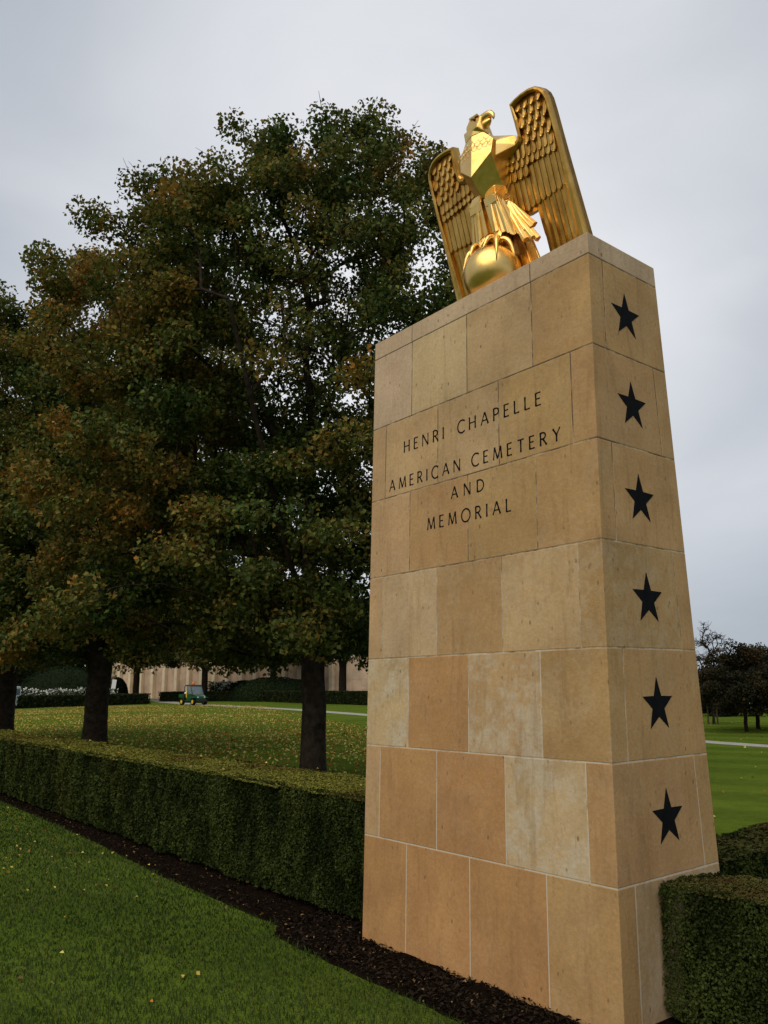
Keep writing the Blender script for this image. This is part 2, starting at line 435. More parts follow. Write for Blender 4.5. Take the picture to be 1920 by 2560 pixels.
TAN, PINK, ORG, CRM, TAN2 = (0.49, 0.320, 0.165), (0.505, 0.365, 0.24), (0.455, 0.250, 0.10), (0.54, 0.390, 0.215), (0.45, 0.275, 0.120)
def cl(c, k=0.05):
    g = 1.10 * (1 + random.uniform(-k, k))
    return tuple(min(1, x * g * (1 + random.uniform(-.02, .02))) for x in c)
def build_pylon():
    VV, FF, CC = [], [], []
    def block(x0, x1, ya, yb_, z0, z1, tint, mott):
        """ya/yb_: functions of z"""
        g = 0.0024
        bm = bmesh.new()
        vs = box(bm, x0 + (g if x0 > -PW + 1e-4 else 0), x1 - (g if x1 < -1e-4 else 0), 0, 1, z0 + g, z1 - (g if z1 < TOP else 0), 0)
        for v in bm.verts:
            lo = v.co.y < .5
            v.co.y = ya(v.co.z) + (0 if ya is yf else g) if lo else yb_(v.co.z) - (0 if yb_ is yb else g)
        bmesh.ops.bevel(bm, geom=list(bm.edges), offset=0.0045, segments=2, affect='EDGES', profile=0.5)
        bm.verts.ensure_lookup_table()
        base = len(VV)
        for v in bm.verts: VV.append(tuple(v.co)); CC.append((*tint, mott))
        for f in bm.faces: FF.append([base + v.index for v in f.verts])
        bm.free()
    # rows: list of (front tints left to right), mottle
    FT = [
        [(PINK, .1), (CRM, .15), (TAN, .1), (TAN2, .1)],
        [(TAN, .05), (TAN, .1), (TAN, .1), (TAN2, .1), (TAN2, .1)],
        [(TAN, .1), (TAN2, .1), (TAN2, .1), (TAN2, .15)],
        [(TAN, .1), (CRM, .2), (TAN2, .15), (TAN, .2), (TAN2, .3)],
        [(CRM, 1.0), (ORG, .1), (TAN, .85), (TAN2, .2)],
        [(TAN, .1), (ORG, .05), (ORG, .1), (CRM, .9), (TAN2, .1)],
        [(ORG, .0), (ORG, .05), (ORG, .05), (TAN2, .1)]]
    for r in range(7):
        z1, z0 = COURSE[r], COURSE[r + 1]
        odd = r % 2 == 0
        xs = [-3.5108, -2.746, -1.764, -0.772, 0] if odd else [-3.5108, -3.242, -2.26, -1.268, -0.28, 0]
        xs = [hx(x) + (0 if x in (0, -3.5108) else random.uniform(-.004, .004)) for x in xs]
        xs[0] = -PW
        st = 0.132 + 0.010 * (r / 6)             # narrow return of a corner stone on the side face
        fd = 0.30
        for i in range(len(xs) - 1):
            tint, mo = FT[r][i]
            tt = cl(tint)
            first, last = i == 0, i == len(xs) - 2
            for back in (0, 1):
                t2 = tt if not back else cl(TAN2)
                if odd:
                    dep = st if (first or last) else fd
                else:
                    dep = fd
                    if first or last: dep = None
                if dep is None:
                    if back: block(xs[i], xs[i + 1], lambda z, s=st: yb(z) - s, yb, z0, z1, cl(TAN2), .1)
                    else: block(xs[i], xs[i + 1], yf, lambda z, s=st: yb(z) - s, z0, z1, tt, mo)
                elif back: block(xs[i], -.28 if last else xs[i + 1], lambda z, s=dep: yb(z) - s, yb, z0, z1, t2, .1)
                else: block(xs[i], xs[i + 1], yf, lambda z, s=dep: yf(z) + s, z0, z1, tt, mo)
        if odd:       # the star stones between the corner stones
            tt = cl(TAN2)
            if r == 6: tt = cl((0.43, 0.29, 0.16))
            block(-.28, 0, lambda z, s=st: yf(z) + s, yb, z0, z1, tt, .12 if r < 6 else .45)
            block(-PW, -PW + .28, lambda z, s=st: yf(z) + s, lambda z, s=st: yb(z) - s, z0, z1, cl(TAN2), .1)
    xs = [-PW, hx(-2.75), hx(-0.776), 0]
    for i in range(3): block(xs[i], xs[i + 1], yf, yb, COURSE[0], TOP, cl(PINK), .1)
    # write
    me = bpy.data.meshes.new('masonry'); me.from_pydata(VV, [], FF); me.update()
    at = me.color_attributes.new('tint', 'FLOAT_COLOR', 'POINT'); at.data.foreach_set('color', np.array(CC, np.float32).ravel())
    o = bpy.data.objects.new('masonry', me); COL.objects.link(o); me.materials.append(M['stone']); o.parent = pylon; pyl(o)
    for p in me.polygons: p.use_smooth = False
    i = 0.0018
    bm = bmesh.new()
    box(bm, -PW + i, -i, 0, 1, -0.05, TOP - .02)
    for v in bm.verts: v.co.y = yf(v.co.z) + i if v.co.y < .5 else yb(v.co.z) - i
    pyl(obj('mortar', bm, M['mortar'], pylon))
build_pylon()

def stars():
    for k, (cy, cz) in enumerate([(.792, .465), (.782, -.525), (.787, -1.508), (.786, -2.50), (.815, -3.502), (.832, -4.51)]):
        R = .262 * H; y0 = cy * H; z0 = (cz + 6.17) * H
        bm = bmesh.new()
        ring = []
        for i in range(10):
            a = math.pi / 2 + i * math.pi / 5; rr = R if i % 2 == 0 else R * 0.40
            ring.append((y0 - rr * math.cos(a) * .98, z0 + rr * math.sin(a)))
        f0 = [bm.verts.new((-0.02, y, z)) for y, z in ring]; f1 = [bm.verts.new((0.0022, y, z)) for y, z in ring]
        bm.faces.new(f1); bm.faces.new(list(reversed(f0)))
        for i in range(10): bm.faces.new((f0[i], f0[(i + 1) % 10], f1[(i + 1) % 10], f1[i]))
        bmesh.ops.recalc_face_normals(bm, faces=bm.faces)
        pyl(obj('star', bm, M['black'], pylon))
stars()

def arc(cx, cy, rx, ry, a0, a1, n=12):
    return [(cx + rx * math.cos(math.radians(a0 + (a1 - a0) * i / n)), cy + ry * math.sin(math.radians(a0 + (a1 - a0) * i / n))) for i in range(n + 1)]
# letter: (advance width, [(stroke points, weight)])
T, t_ = 1.0, 0.72
GL = {
 'H': (.70, [([(.0, 0), (.0, 1)], T), ([(.62, 0), (.62, 1)], T), ([(0, .52), (.62, .52)], t_)]),
 'E': (.46, [([(0, 0), (0, 1)], T), ([(0, .97), (.43, .97)], t_), ([(0, .53), (.37, .53)], t_), ([(0, .03), (.45, .03)], t_)]),
 'N': (.74, [([(0, 0), (0, 1)], t_), ([(0, 1), (.66, 0)], T), ([(.66, 0), (.66, 1)], t_)]),
 'R': (.58, [([(0, 0), (0, 1)], T), ([(0, .97), (.22, .97)] + arc(.22, .735, .24, .235, 90, -90, 10) + [(0, .5)], T * .85), ([(.22, .5), (.55, 0)], T)]),
 'I': (.06, [([(0, 0), (0, 1)], T)]),
 'C': (.76, [(arc(.46, .5, .46, .52, 48, 312, 22), T * .95)]),
 'A': (.78, [([(0, 0), (.37, 1)], t_), ([(.37, 1), (.74, 0)], T), ([(.14, .34), (.61, .34)], t_)]),
 'P': (.52, [([(0, 0), (0, 1)], T), ([(0, .97), (.22, .97)] + arc(.22, .72, .25, .25, 90, -90, 10) + [(0, .47)], T * .85)]),
 'L': (.46, [([(0, 0), (0, 1)], T), ([(0, .03), (.44, .03)], t_)]),
 'M': (.88, [([(0, 0), (.1, 1)], t_), ([(.1, 1), (.42, .05)], T), ([(.42, .05), (.74, 1)], t_), ([(.74, 1), (.84, 0)], T)]),
 'T': (.60, [([(.3, 0), (.3, 1)], T), ([(0, .97), (.6, .97)], t_)]),
 'Y': (.66, [([(0, 1), (.32, .5)], T), ([(.64, 1), (.32, .5)], t_), ([(.32, .5), (.32, 0)], T)]),
 'D': (.74, [([(0, 0), (0, 1)], T), ([(0, .97), (.24, .97)] + arc(.24, .5, .45, .47, 90, -90, 16) + [(0, .03)], T * .85)]),
 'O': (.98, [(arc(.47, .5, .47, .52, 0, 360, 32), T * .9)]),
}
def line(words, z_base, capH):
    """words: [(text, x_start, x_end)] in course units; cut on the battered front face"""
    wd = 0.0108
    for text, xa, xb in words:
        nat = sum(GL[c][0] for c in text); n = len(text)
        h = capH * H
        L = (xb - xa) * H
        sp = (L - nat * h) / max(1, n - 1)
        x = xa * H
        for c in text:
            adv, strokes = GL[c]
            bm = bmesh.new()
            for pts, w in strokes:
                P = [Vector((x + px * h, 0, (z_base + 6.17) * H + pz * h)) for px, pz in pts]
                closed = (P[0] - P[-1]).length < 1e-5
                hw = wd * w * .5
                A, B = [], []
                for i, p in enumerate(P):
                    if closed: d = P[(i + 1) % (len(P) - 1)] - P[(i - 1) % (len(P) - 1)]
                    else: d = P[min(i + 1, len(P) - 1)] - P[max(i - 1, 0)]
                    d.normalize(); nn = Vector((-d.z, 0, d.x))
                    fl = 1.0
                    if not closed and i in (0, len(P) - 1): fl = 1.22
                    q = hw * fl
                    A.append(p + nn * q); B.append(p - nn * q)
                if len(P) == 2:      # flared ends: thinner waist
                    mid = (P[0] + P[1]) / 2; d = (P[1] - P[0]).normalized(); nn = Vector((-d.z, 0, d.x))
                    A.insert(1, mid + nn * hw * .88); B.insert(1, mid - nn * hw * .88)
                k = len(A)
                def put(v, d): return bm.verts.new((v.x, yf(v.z) - d, v.z))
                fa = [put(v, .0012 + .0001 * w) for v in A]; fb = [put(v, .0012 + .0001 * w) for v in B]
                ba = [put(v, -.006) for v in A]; bb = [put(v, -.006) for v in B]
                for i in range(k - 1):
                    bm.faces.new((fa[i], fa[i + 1], fb[i + 1], fb[i])); bm.faces.new((fa[i], ba[i], ba[i + 1], fa[i + 1])); bm.faces.new((fb[i + 1], bb[i + 1], bb[i], fb[i]))
                if not closed:
                    bm.faces.new((fa[0], fb[0], bb[0], ba[0])); bm.faces.new((fa[-1], ba[-1], bb[-1], fb[-1]))
            x += adv * h + sp
            bmesh.ops.recalc_face_normals(bm, faces=bm.faces)
            pyl(obj('letter', bm, M['black'], pylon))
line([('HENRI', -2.868, -2.150), ('CHAPELLE', -1.912, -0.672)], -.455, .147)
line([('AMERICAN', -3.147, -1.872), ('CEMETERY', -1.688, -0.435)], -.904, .142)
line([('AND', -2.022, -1.503)], -1.213, .138)
line([('MEMORIAL', -2.424, -1.112)], -1.515, .143)

# ------------------------------------------------------------------ the gilded eagle
X0 = -0.94
eagle = thing('eagle_statue', 'gilded eagle with raised wings standing on a ball on top of the pylon', 'statue', (X0, 0.42, TOP))
EO = Vector((-X0, -0.42, -TOP))
def eg(o): o.location = EO; return o
WN = Vector((0, -1, -.313)).normalized()
def wp(u, z, h, s):
    return Vector((X0 + s * u, .315 + .313 * (5.47 - z), z)) + WN * h
def wing(s):
    bm = bmesh.new()
    def solid(poly, h0, h1):
        a = [bm.verts.new(wp(u, z, h0, s)) for u, z in poly]; b = [bm.verts.new(wp(u, z, h1, s)) for u, z in poly]
        bm.faces.new(b); bm.faces.new(list(reversed(a)))
        n = len(poly)
        for i in range(n): bm.faces.new((a[i], a[(i + 1) % n], b[(i + 1) % n], b[i]))
    top = [(.285, 5.575), (.34, 5.586), (.40, 5.591), (.46, 5.587), (.51, 5.572), (.55, 5.543), (.577, 5.505), (.589, 5.46), (.593, 5.38), (.597, 5.15)]
    slab = [(.09, 5.31), (.285, 5.35)] + top + [(.604, 4.905), (.615, 4.55), (.622, 4.20), (.40, 4.20), (.385, 4.30), (.312, 4.56), (.290, 4.69), (.284, 4.855), (.20, 4.853), (.125, 4.87), (.09, 4.93)]
    solid(slab, -.045, 0.0)
    # rounded raised rim along shoulder, inner edge, top and leading edge
    path_ = [(.12, 5.315), (.20, 5.325), (.272, 5.342), (.288, 5.365), (.286, 5.45)] + top + [(.604, 4.905), (.615, 4.55), (.622, 4.20)]
    wid = [.075, .070, .058, .050, .042, .034] + [.034] * (len(top) - 1) + [.055, .085, .105]
    prof = [(0, -.046), (0, .020), (.2, .034), (.55, .038), (.85, .030), (1, .0)]
    rings = []
    for i, (u, z) in enumerate(path_):
        a = path_[max(i - 1, 0)]; b = path_[min(i + 1, len(path_) - 1)]
        d = Vector((b[0] - a[0], b[1] - a[1])).normalized(); n = Vector((d.y, -d.x))      # inwards (clockwise travel)
        if i in (2, 3): n = Vector((.62, -.78)).normalized()
        if i == 5: n = Vector((.6, -.8)).normalized() * 1.25
        rings.append([bm.verts.new(wp(u + n.x * q * wid[i], z + n.y * q * wid[i], h, s)) for q, h in prof])
    for a, b in zip(rings, rings[1:]):
        for k in range(len(prof) - 1): bm.faces.new((a[k], a[k + 1], b[k + 1], b[k]))
    for rg in (rings[0], rings[-1]): bm.faces.new(rg)
    def feather(u0, u1, zt, zb, h0, h1, tip='round', slope=0.0, lean=0.0):
        w = u1 - u0; g = .0030
        a, b = u0 + g, u1 - g; r = min(.5 * w, .03 if tip == 'round' else .016)
        n = 6
        if tip == 'point':
            bot = [(a, zb + w * .75), (a + w * .12, zb + w * .32), (a + w * .32, zb + w * .08), ((a + b) / 2, zb), (b - w * .32, zb + w * .08), (b - w * .12, zb + w * .32), (b, zb + w * .75)]
        else:
            bot = [(a, zb + r)] + [(a + r - r * math.cos(k), zb + r - r * math.sin(k)) for k in (math.pi / 6, math.pi / 3)] + [((a + b) / 2, zb - .002)] + [(b - r + r * math.sin(k), zb + r - r * math.cos(k)) for k in (math.pi / 6, math.pi / 3)] + [(b, zb + r)]
        L = [(a, zt)] + bot[:4]; Rr = [(b, zt)] + list(reversed(bot[3:]))
        mid = (a + b) / 2
        def hh(z): return h0 + (h1 - h0) * (zt - z) / (zt - zb)
        def pt(u, z, e=0): return bm.verts.new(wp(u, z + slope * (u - u0) + lean * 0, hh(z) + e, s))
        lt = [pt(u, z) for u, z in L]; rt = [pt(u, z) for u, z in Rr]
        ridge = .0035
        mt_ = [pt(mid, z, ridge) for u, z in L[:-1]]
        for i in range(len(L) - 2):
            bm.faces.new((lt[i], lt[i + 1], mt_[i + 1], mt_[i])); bm.faces.new((mt_[i], mt_[i + 1], rt[i + 1], rt[i]))
        bm.faces.new((lt[-2], lt[-1], mt_[-1])); bm.faces.new((mt_[-1], rt[-1], rt[-2]))
        for seq, src in ((lt, L), (rt, Rr)):
            low = [bm.verts.new(wp(u, z + slope * (u - u0), -.004, s)) for u, z in src]
            for i in range(len(seq) - 1): bm.faces.new((seq[i], low[i], low[i + 1], seq[i + 1]))
    # primaries, down to the pedestal
    n = 5; e0, e1 = .296, .545
    for k in range(n):
        a = e0 + (e1 - e0) * k / n; b = e0 + (e1 - e0) * (k + 1) / n
        feather(a, b, 4.93, 4.30 if k == 0 else 4.19, .004, .010)
    # secondaries
    n = 10; e0, e1 = .105, .572
    for k in range(n):
        a = e0 + (e1 - e0) * k / n; b = e0 + (e1 - e0) * (k + 1) / n
        feather(a, b, 5.14, 4.862 + .035 * k / n + .004 * (k % 2), .006, .019)
    # three rows of square coverts, the last one only by the body
    for zb, zt, h, e0, e1, n in ((5.095, 5.18, .027, .10, .30, 4), (5.165, 5.245, .030, .105, .555, 10), (5.215, 5.315, .034, .13, .55, 9)):
        for k in range(n):
            a = e0 + (e1 - e0) * k / n; b = e0 + (e1 - e0) * (k + 1) / n
            feather(a, b, zt, zb - .10 * (a - .1), .010, h, 'round')
    # pointed scales near the wing top, in staggered rows
    for j, zb in enumerate((5.262, 5.318, 5.374, 5.430, 5.486)):
        n = 4; e0, e1 = .312, .562 - (.02 if j > 3 else 0) - (.035 if j > 4 else 0)
        w = (e1 - e0) / n; o = .5 * w * (j % 2)
        for k in range(n if not j % 2 else n - 1):
            a = e0 + o + k * w
            feather(a, a + w, min(zb + .085, 5.548), zb - .09 * (a - .318), .006, .040, 'point')
    bmesh.ops.recalc_face_normals(bm, faces=bm.faces)
    eg(obj('wing', bm, M['shaded_oldgold'], eagle))
wing(1); wing(-1)

def E(u, y, z): return (X0 + u, y, z)
def eagle_body():
    bm = bmesh.new()
    def fc(*pts): return bm.faces.new([cv[q] for q in pts])
    cv = {}
    for k, q in dict(N=(0, .168, 5.445), K=(0, .147, 5.105), B=(0, .25, 4.985), T=(0, .30, 5.46), Z=(0, .42, 5.0)).items(): cv[k] = bm.verts.new(E(*q))
    for s, n in ((-1, 'l'), (1, 'r')):
        for k, q in dict(n=(.085, .193, 5.445), m=(.09, .30, 5.46), u=(.165, .2106, 5.35), c=(.150, .200, 5.25), w=(.12, .362, 5.02), p=(.175, .38, 5.33), z=(.12, .44, 5.02)).items(): cv[k + n] = bm.verts.new(E(s * q[0], q[1], q[2]))
        fc('N', 'K', 'c' + n, 'u' + n, 'n' + n); fc('K', 'B', 'w' + n, 'c' + n); fc('u' + n, 'c' + n, 'w' + n, 'p' + n); fc('n' + n, 'u' + n, 'p' + n, 'm' + n)
        fc('N', 'n' + n, 'm' + n, 'T'); fc('B', 'w' + n, 'z' + n, 'Z'); fc('w' + n, 'z' + n, 'p' + n); fc('T', 'm' + n, 'p' + n, 'z' + n, 'Z')
    # rounded abdomen below the breast
    rings = []
    for z, y, rx, ry in ((5.26, .41, .15, .10), (5.14, .405, .140, .105), (5.02, .415, .130, .10), (4.92, .42, .128, .09), (4.80, .43, .12, .08), (4.66, .45, .11, .07)):
        rings.append([bm.verts.new(E(math.cos(2 * math.pi * k / 20) * rx, y + math.sin(2 * math.pi * k / 20) * ry, z)) for k in range(20)])
    for A_, B_ in zip(rings, rings[1:]):
        for k in range(20):
            f = bm.faces.new((A_[k], A_[(k + 1) % 20], B_[(k + 1) % 20], B_[k]))
    bm.faces.new(rings[0]); bm.faces.new(list(reversed(rings[-1])))
    # shoulders that run into the wings
    for s in (-1, 1):
        hull(bm, [E(s * .08, .25, 5.42), E(s * .10, .30, 5.45), E(s * .13, .21, 5.33), E(s * .14, .24, 5.235), E(s * .27, .335, 5.37), E(s * .27, .34, 5.30), E(s * .16, .40, 5.25), E(s * .20, .40, 5.36), E(s * .19, .28, 5.375), E(s * .19, .285, 5.285)])
    # neck
    P = []
    for s in (-1, 1):
        P += [E(s * .082, .19, 5.44), E(s * .09, .30, 5.45), E(s * .075 - .006, .175, 5.51), E(s * .072 - .01, .29, 5.56)]
    P += [E(0, .165, 5.44), E(.03, .165, 5.50)]
    hull(bm, P)
    bmesh.ops.recalc_face_normals(bm, faces=bm.faces)
    bmesh.ops.bevel(bm, geom=list(bm.edges), offset=.004, segments=2, affect='EDGES', profile=.6)
    # scalloped collar feathers, raised lines
    for row, (z, n, w) in enumerate(((5.385, 7, .150), (5.35, 8, .165))):
        for k in range(n):
            for_u = -w + 2 * w * (k + .5) / n
            du = w / n
            pts = []
            for q in range(7):
                a = math.pi * q / 6
                u = for_u - du * math.cos(a); zz = z - .030 * math.sin(a) - .0
                y = .1585 + .0 + max(0, abs(u) - .02) * .30 + (5.44 - zz) * -.03
                pts.append(E(u, y - .004, zz))
            tube(bm, pts, .0022, 5)
    eg(obj('body', bm, M['gold'], eagle))
    # head
    bm = bmesh.new()
    P = [E(-.075, .235, 5.565), E(-.06, .29, 5.58), E(-.055, .175, 5.545), E(-.075, .22, 5.49), E(-.05, .175, 5.48), E(.065, .155, 5.475), E(.10, .19, 5.435), E(.10, .25, 5.435), E(.06, .275, 5.47), E(-.06, .29, 5.49),
         E(.03, .172, 5.590), E(.04, .265, 5.592), E(-.03, .185, 5.600), E(-.03, .27, 5.605), E(.095, .175, 5.555), E(.095, .255, 5.557), E(.09, .165, 5.52)]
    hull(bm, P)
    bmesh.ops.bevel(bm, geom=list(bm.edges), offset=.007, segments=2, affect='EDGES', profile=.6)
    # brow ridge
    hull(bm, [E(-.015, .165, 5.578), E(.075, .158, 5.562), E(.078, .153, 5.573), E(-.01, .162, 5.590), E(.07, .185, 5.575), E(-.01, .19, 5.594)])
    hull(bm, [E(-.015, .285, 5.578), E(.075, .272, 5.562), E(.078, .277, 5.573), E(-.01, .288, 5.590), E(.07, .25, 5.575), E(-.01, .25, 5.594)])
    h_ = eg(obj('head', bm, M['gold'], eagle))
    bm = bmesh.new()
    tube(bm, [E(.06, .216, 5.555), E(.09, .216, 5.560), E(.125, .216, 5.562), E(.150, .215, 5.553), E(.166, .214, 5.536), E(.175, .213, 5.516), E(.177, .213, 5.503), E(.175, .213, 5.494)], [.036, .034, .030, .026, .020, .012, .007, .002], 14)
    tube(bm, [E(.055, .216, 5.500), E(.09, .216, 5.500), E(.12, .216, 5.506), E(.142, .215, 5.513), E(.152, .215, 5.518)], [.036, .033, .026, .015, .004], 14)
    eg(obj('beak', bm, M['gold'], h_, True)).location = (0, 0, 0)
    for y in (.1605, .2785):
        bm = bmesh.new()
        bmesh.ops.create_icosphere(bm, subdivisions=2, radius=.0125, matrix=Matrix.Translation(E(.040, y, 5.552)))
        e_ = obj('eye', bm, M['dark_gold'], h_, True)
def tail():
    bm = bmesh.new()
    n = 9
    for k in range(n):
        q = (k + .5) / n - .5
        for_side = 1
        u0, u1 = q * .40, q * .74
        w0, w1 = .40 / n * .5, .74 / n * .52
        d = .012 * (k % 2)
        pts = []
        for (u, w, y, z) in ((u0, w0, .43, 4.86), (u1, w1, .50, 4.22)):
            for du in (-1, 1):
                for dy in (-.012, .012): pts.append(E(u + du * w, y + dy - d, z))
        hull(bm, pts)
    bmesh.ops.bevel(bm, geom=list(bm.edges), offset=.003, segments=1, affect='EDGES')
    eg(obj('tail', bm, M['shaded_oldgold'], eagle))
def leg(s):
    bm = bmesh.new()
    # flat-topped knee, then a long trouser of feather panels that leans back with the body
    hull(bm, [E(s * .014, .250, 4.968), E(s * .126, .246, 4.962), E(s * .026, .268, 5.035), E(s * .110, .266, 5.04), E(s * .02, .36, 5.07), E(s * .13, .36, 5.07), E(s * .016, .262, 4.90), E(s * .128, .258, 4.90), E(s * .15, .38, 4.95), E(s * .016, .36, 4.90)])
    bmesh.ops.bevel(bm, geom=list(bm.edges), offset=.006, segments=2, affect='EDGES')
    n = 4; ed = [(k / n) for k in range(n + 1)]
    for k in range(n):
        a, c = ed[k], ed[k + 1]; off = .010 * (k % 2)
        P = []
        for q in (a, c):
            ut = s * (.014 + .112 * q); ub = s * (.018 + .165 * q)
            yt = .251 + .004 * off + .012 * q * q; y2 = .318 - .016 * math.sin(q * math.pi) + .035 * q * q
            zb = 4.745 - .075 * q
            P += [E(ut, yt - off * .3, 4.966), E(ub, y2 - off, zb), E(ut, yt + .06, 4.97), E(ub, y2 + .045, zb + .02)]
        m_ = (a + c) / 2
        P += [E(s * (.018 + .165 * m_), .318 - .016 * math.sin(m_ * math.pi) + .035 * m_ * m_ - off - .008, 4.745 - .075 * m_ - .016)]
        hull(bm, P)
    # side panels going round to the back of the thigh
    for k, (u0, y0, u1, y1, z1) in enumerate(((.128, .262, .205, .350, 4.655), (.136, .29, .225, .385, 4.665), (.142, .325, .235, .42, 4.68), (.140, .36, .225, .455, 4.70))):
        hull(bm, [E(s * (u0 - .02), y0 - .012, 4.965 - .015 * k), E(s * u0, y0 + .02, 4.965 - .015 * k), E(s * (u0 - .05), y0 + .05, 4.95), E(s * (u1 - .03), y1 - .02, z1), E(s * u1, y1 + .014, z1 + .004), E(s * (u1 - .006), y1 - .006, z1 - .016), E(s * (u1 - .06), y1 + .04, z1 + .02)])
    # shaggy outer feathers
    for (u0, y0, z0, u1, y1, z1, w) in ((.15, .34, 4.93, .262, .385, 4.66, .022), (.15, .36, 4.93, .300, .405, 4.672, .022), (.15, .34, 4.90, .310, .40, 4.590, .024), (.15, .37, 4.92, .338, .42, 4.575, .024), (.14, .33, 4.90, .268, .375, 4.585, .022), (.15, .38, 4.93, .30, .44, 4.71, .022)):
        if s < 0: u1 = u1 * .8
        hull(bm, [E(s * (u0 - .01), y0, z0), E(s * (u0 + .010), y0 + .01, z0), E(s * u0, y0 + .03, z0), E(s * (u1 - w * .9), y1 - .004, z1 - .012), E(s * (u1 + w * .4), y1 + .01, z1 + .016), E(s * (u1 - w * .7), y1 + .022, z1 - .01), E(s * u1, y1 - .010, z1), E(s * (u1 + w * .3), y1 + .028, z1 + .016)])
    for k, (u, y, z) in enumerate(((.136, .345, 4.985), (.146, .36, 4.955), (.150, .350, 4.925), (.142, .335, 4.905), (.156, .375, 4.915))):
        tube(bm, [E(s * (u - .020), y - .012, z + .020), E(s * (u - .014), y - .012, z + .004), E(s * u, y - .008, z - .006), E(s * (u + .010), y, z + .002), E(s * (u + .012), y + .008, z + .018)], .004, 6)
    # ankle
    tube(bm, [E(s * .085, .35, 4.80), E(s * .085, .335, 4.70), E(s * .082, .315, 4.645)], [.05, .034, .040], 10)
    lg = eg(obj('leg', bm, M['gold'], eagle))
    bmt = bmesh.new()
    C0 = Vector(E(0, .33, 4.42))
    ank = Vector(E(s * .082, .310, 4.645))
    for du, dy, ln in ((-.75, -.85, 1.0), (-.15, -1.0, 1.05), (.65, -.9, 1.05), (1.0, .3, .95)):
        d = Vector((s * du, dy, 0)).normalized()
        pts, rad = [], []
        for q in range(9):
            k = q / 8
            p = ank + d * (.135 * ln * k)
            rel = p - C0
            bulge = .040 * math.sin(min(1, k * 1.1) * math.pi) ** .8 + .012 * (1 - k)
            R = .203 + bulge
            hz = math.sqrt(max(0.0, R * R - rel.x ** 2 - rel.y ** 2)) if rel.x ** 2 + rel.y ** 2 < R * R else 0
            z = C0.z + hz
            z = min(z, ank.z) if k < .2 else z
            pts.append(Vector((p.x, p.y, z))); rad.append(.024 - .006 * k if k < .6 else .020 * (1 - k) / .4 + .003)
        tube(bmt, pts, rad, 8)
    o = obj('talon', bmt, M['gold'], lg, True)
M['dark_gold'] = simple('dark_gilding', (0.25, 0.12, 0.03), 0.4, 0.9, 0.2, 10)
eagle_body(); tail(); leg(1); leg(-1)
bm = bmesh.new(); bmesh.ops.create_uvsphere(bm, u_segments=64, v_segments=40, radius=.203, matrix=Matrix.Translation((X0, .33, 4.42)))
eg(obj('ball', bm, M['gold'], eagle, True))

# ------------------------------------------------------------------ leaves, hedges
def leaves(c, d, nrm, L, Wd, fold=0.18):
    """c centres, d tip direction, nrm normal; L, Wd arrays -> V, F (tris)"""
    d = d / np.linalg.norm(d, axis=1, keepdims=True)
    s = np.cross(d, nrm); s /= np.linalg.norm(s, axis=1, keepdims=True) + 1e-9
    n2 = np.cross(s, d)
    L = L[:, None]; Wd = Wd[:, None]
    V = np.stack([c - d * L * .5, c + s * Wd * .5 + n2 * Wd * fold - d * L * .05, c + d * L * .5 - n2 * L * .08, c - s * Wd * .5 + n2 * Wd * fold - d * L * .05], 1).reshape(-1, 3)
    i = np.arange(len(c)) * 4
    F = np.stack([np.stack([i, i + 1, i + 2], 1), np.stack([i, i + 2, i + 3], 1)], 1).reshape(-1, 3)
    return V, F
def rdir(n, g=rng):
    v = g.normal(size=(n, 3)); return v / np.linalg.norm(v, axis=1, keepdims=True)

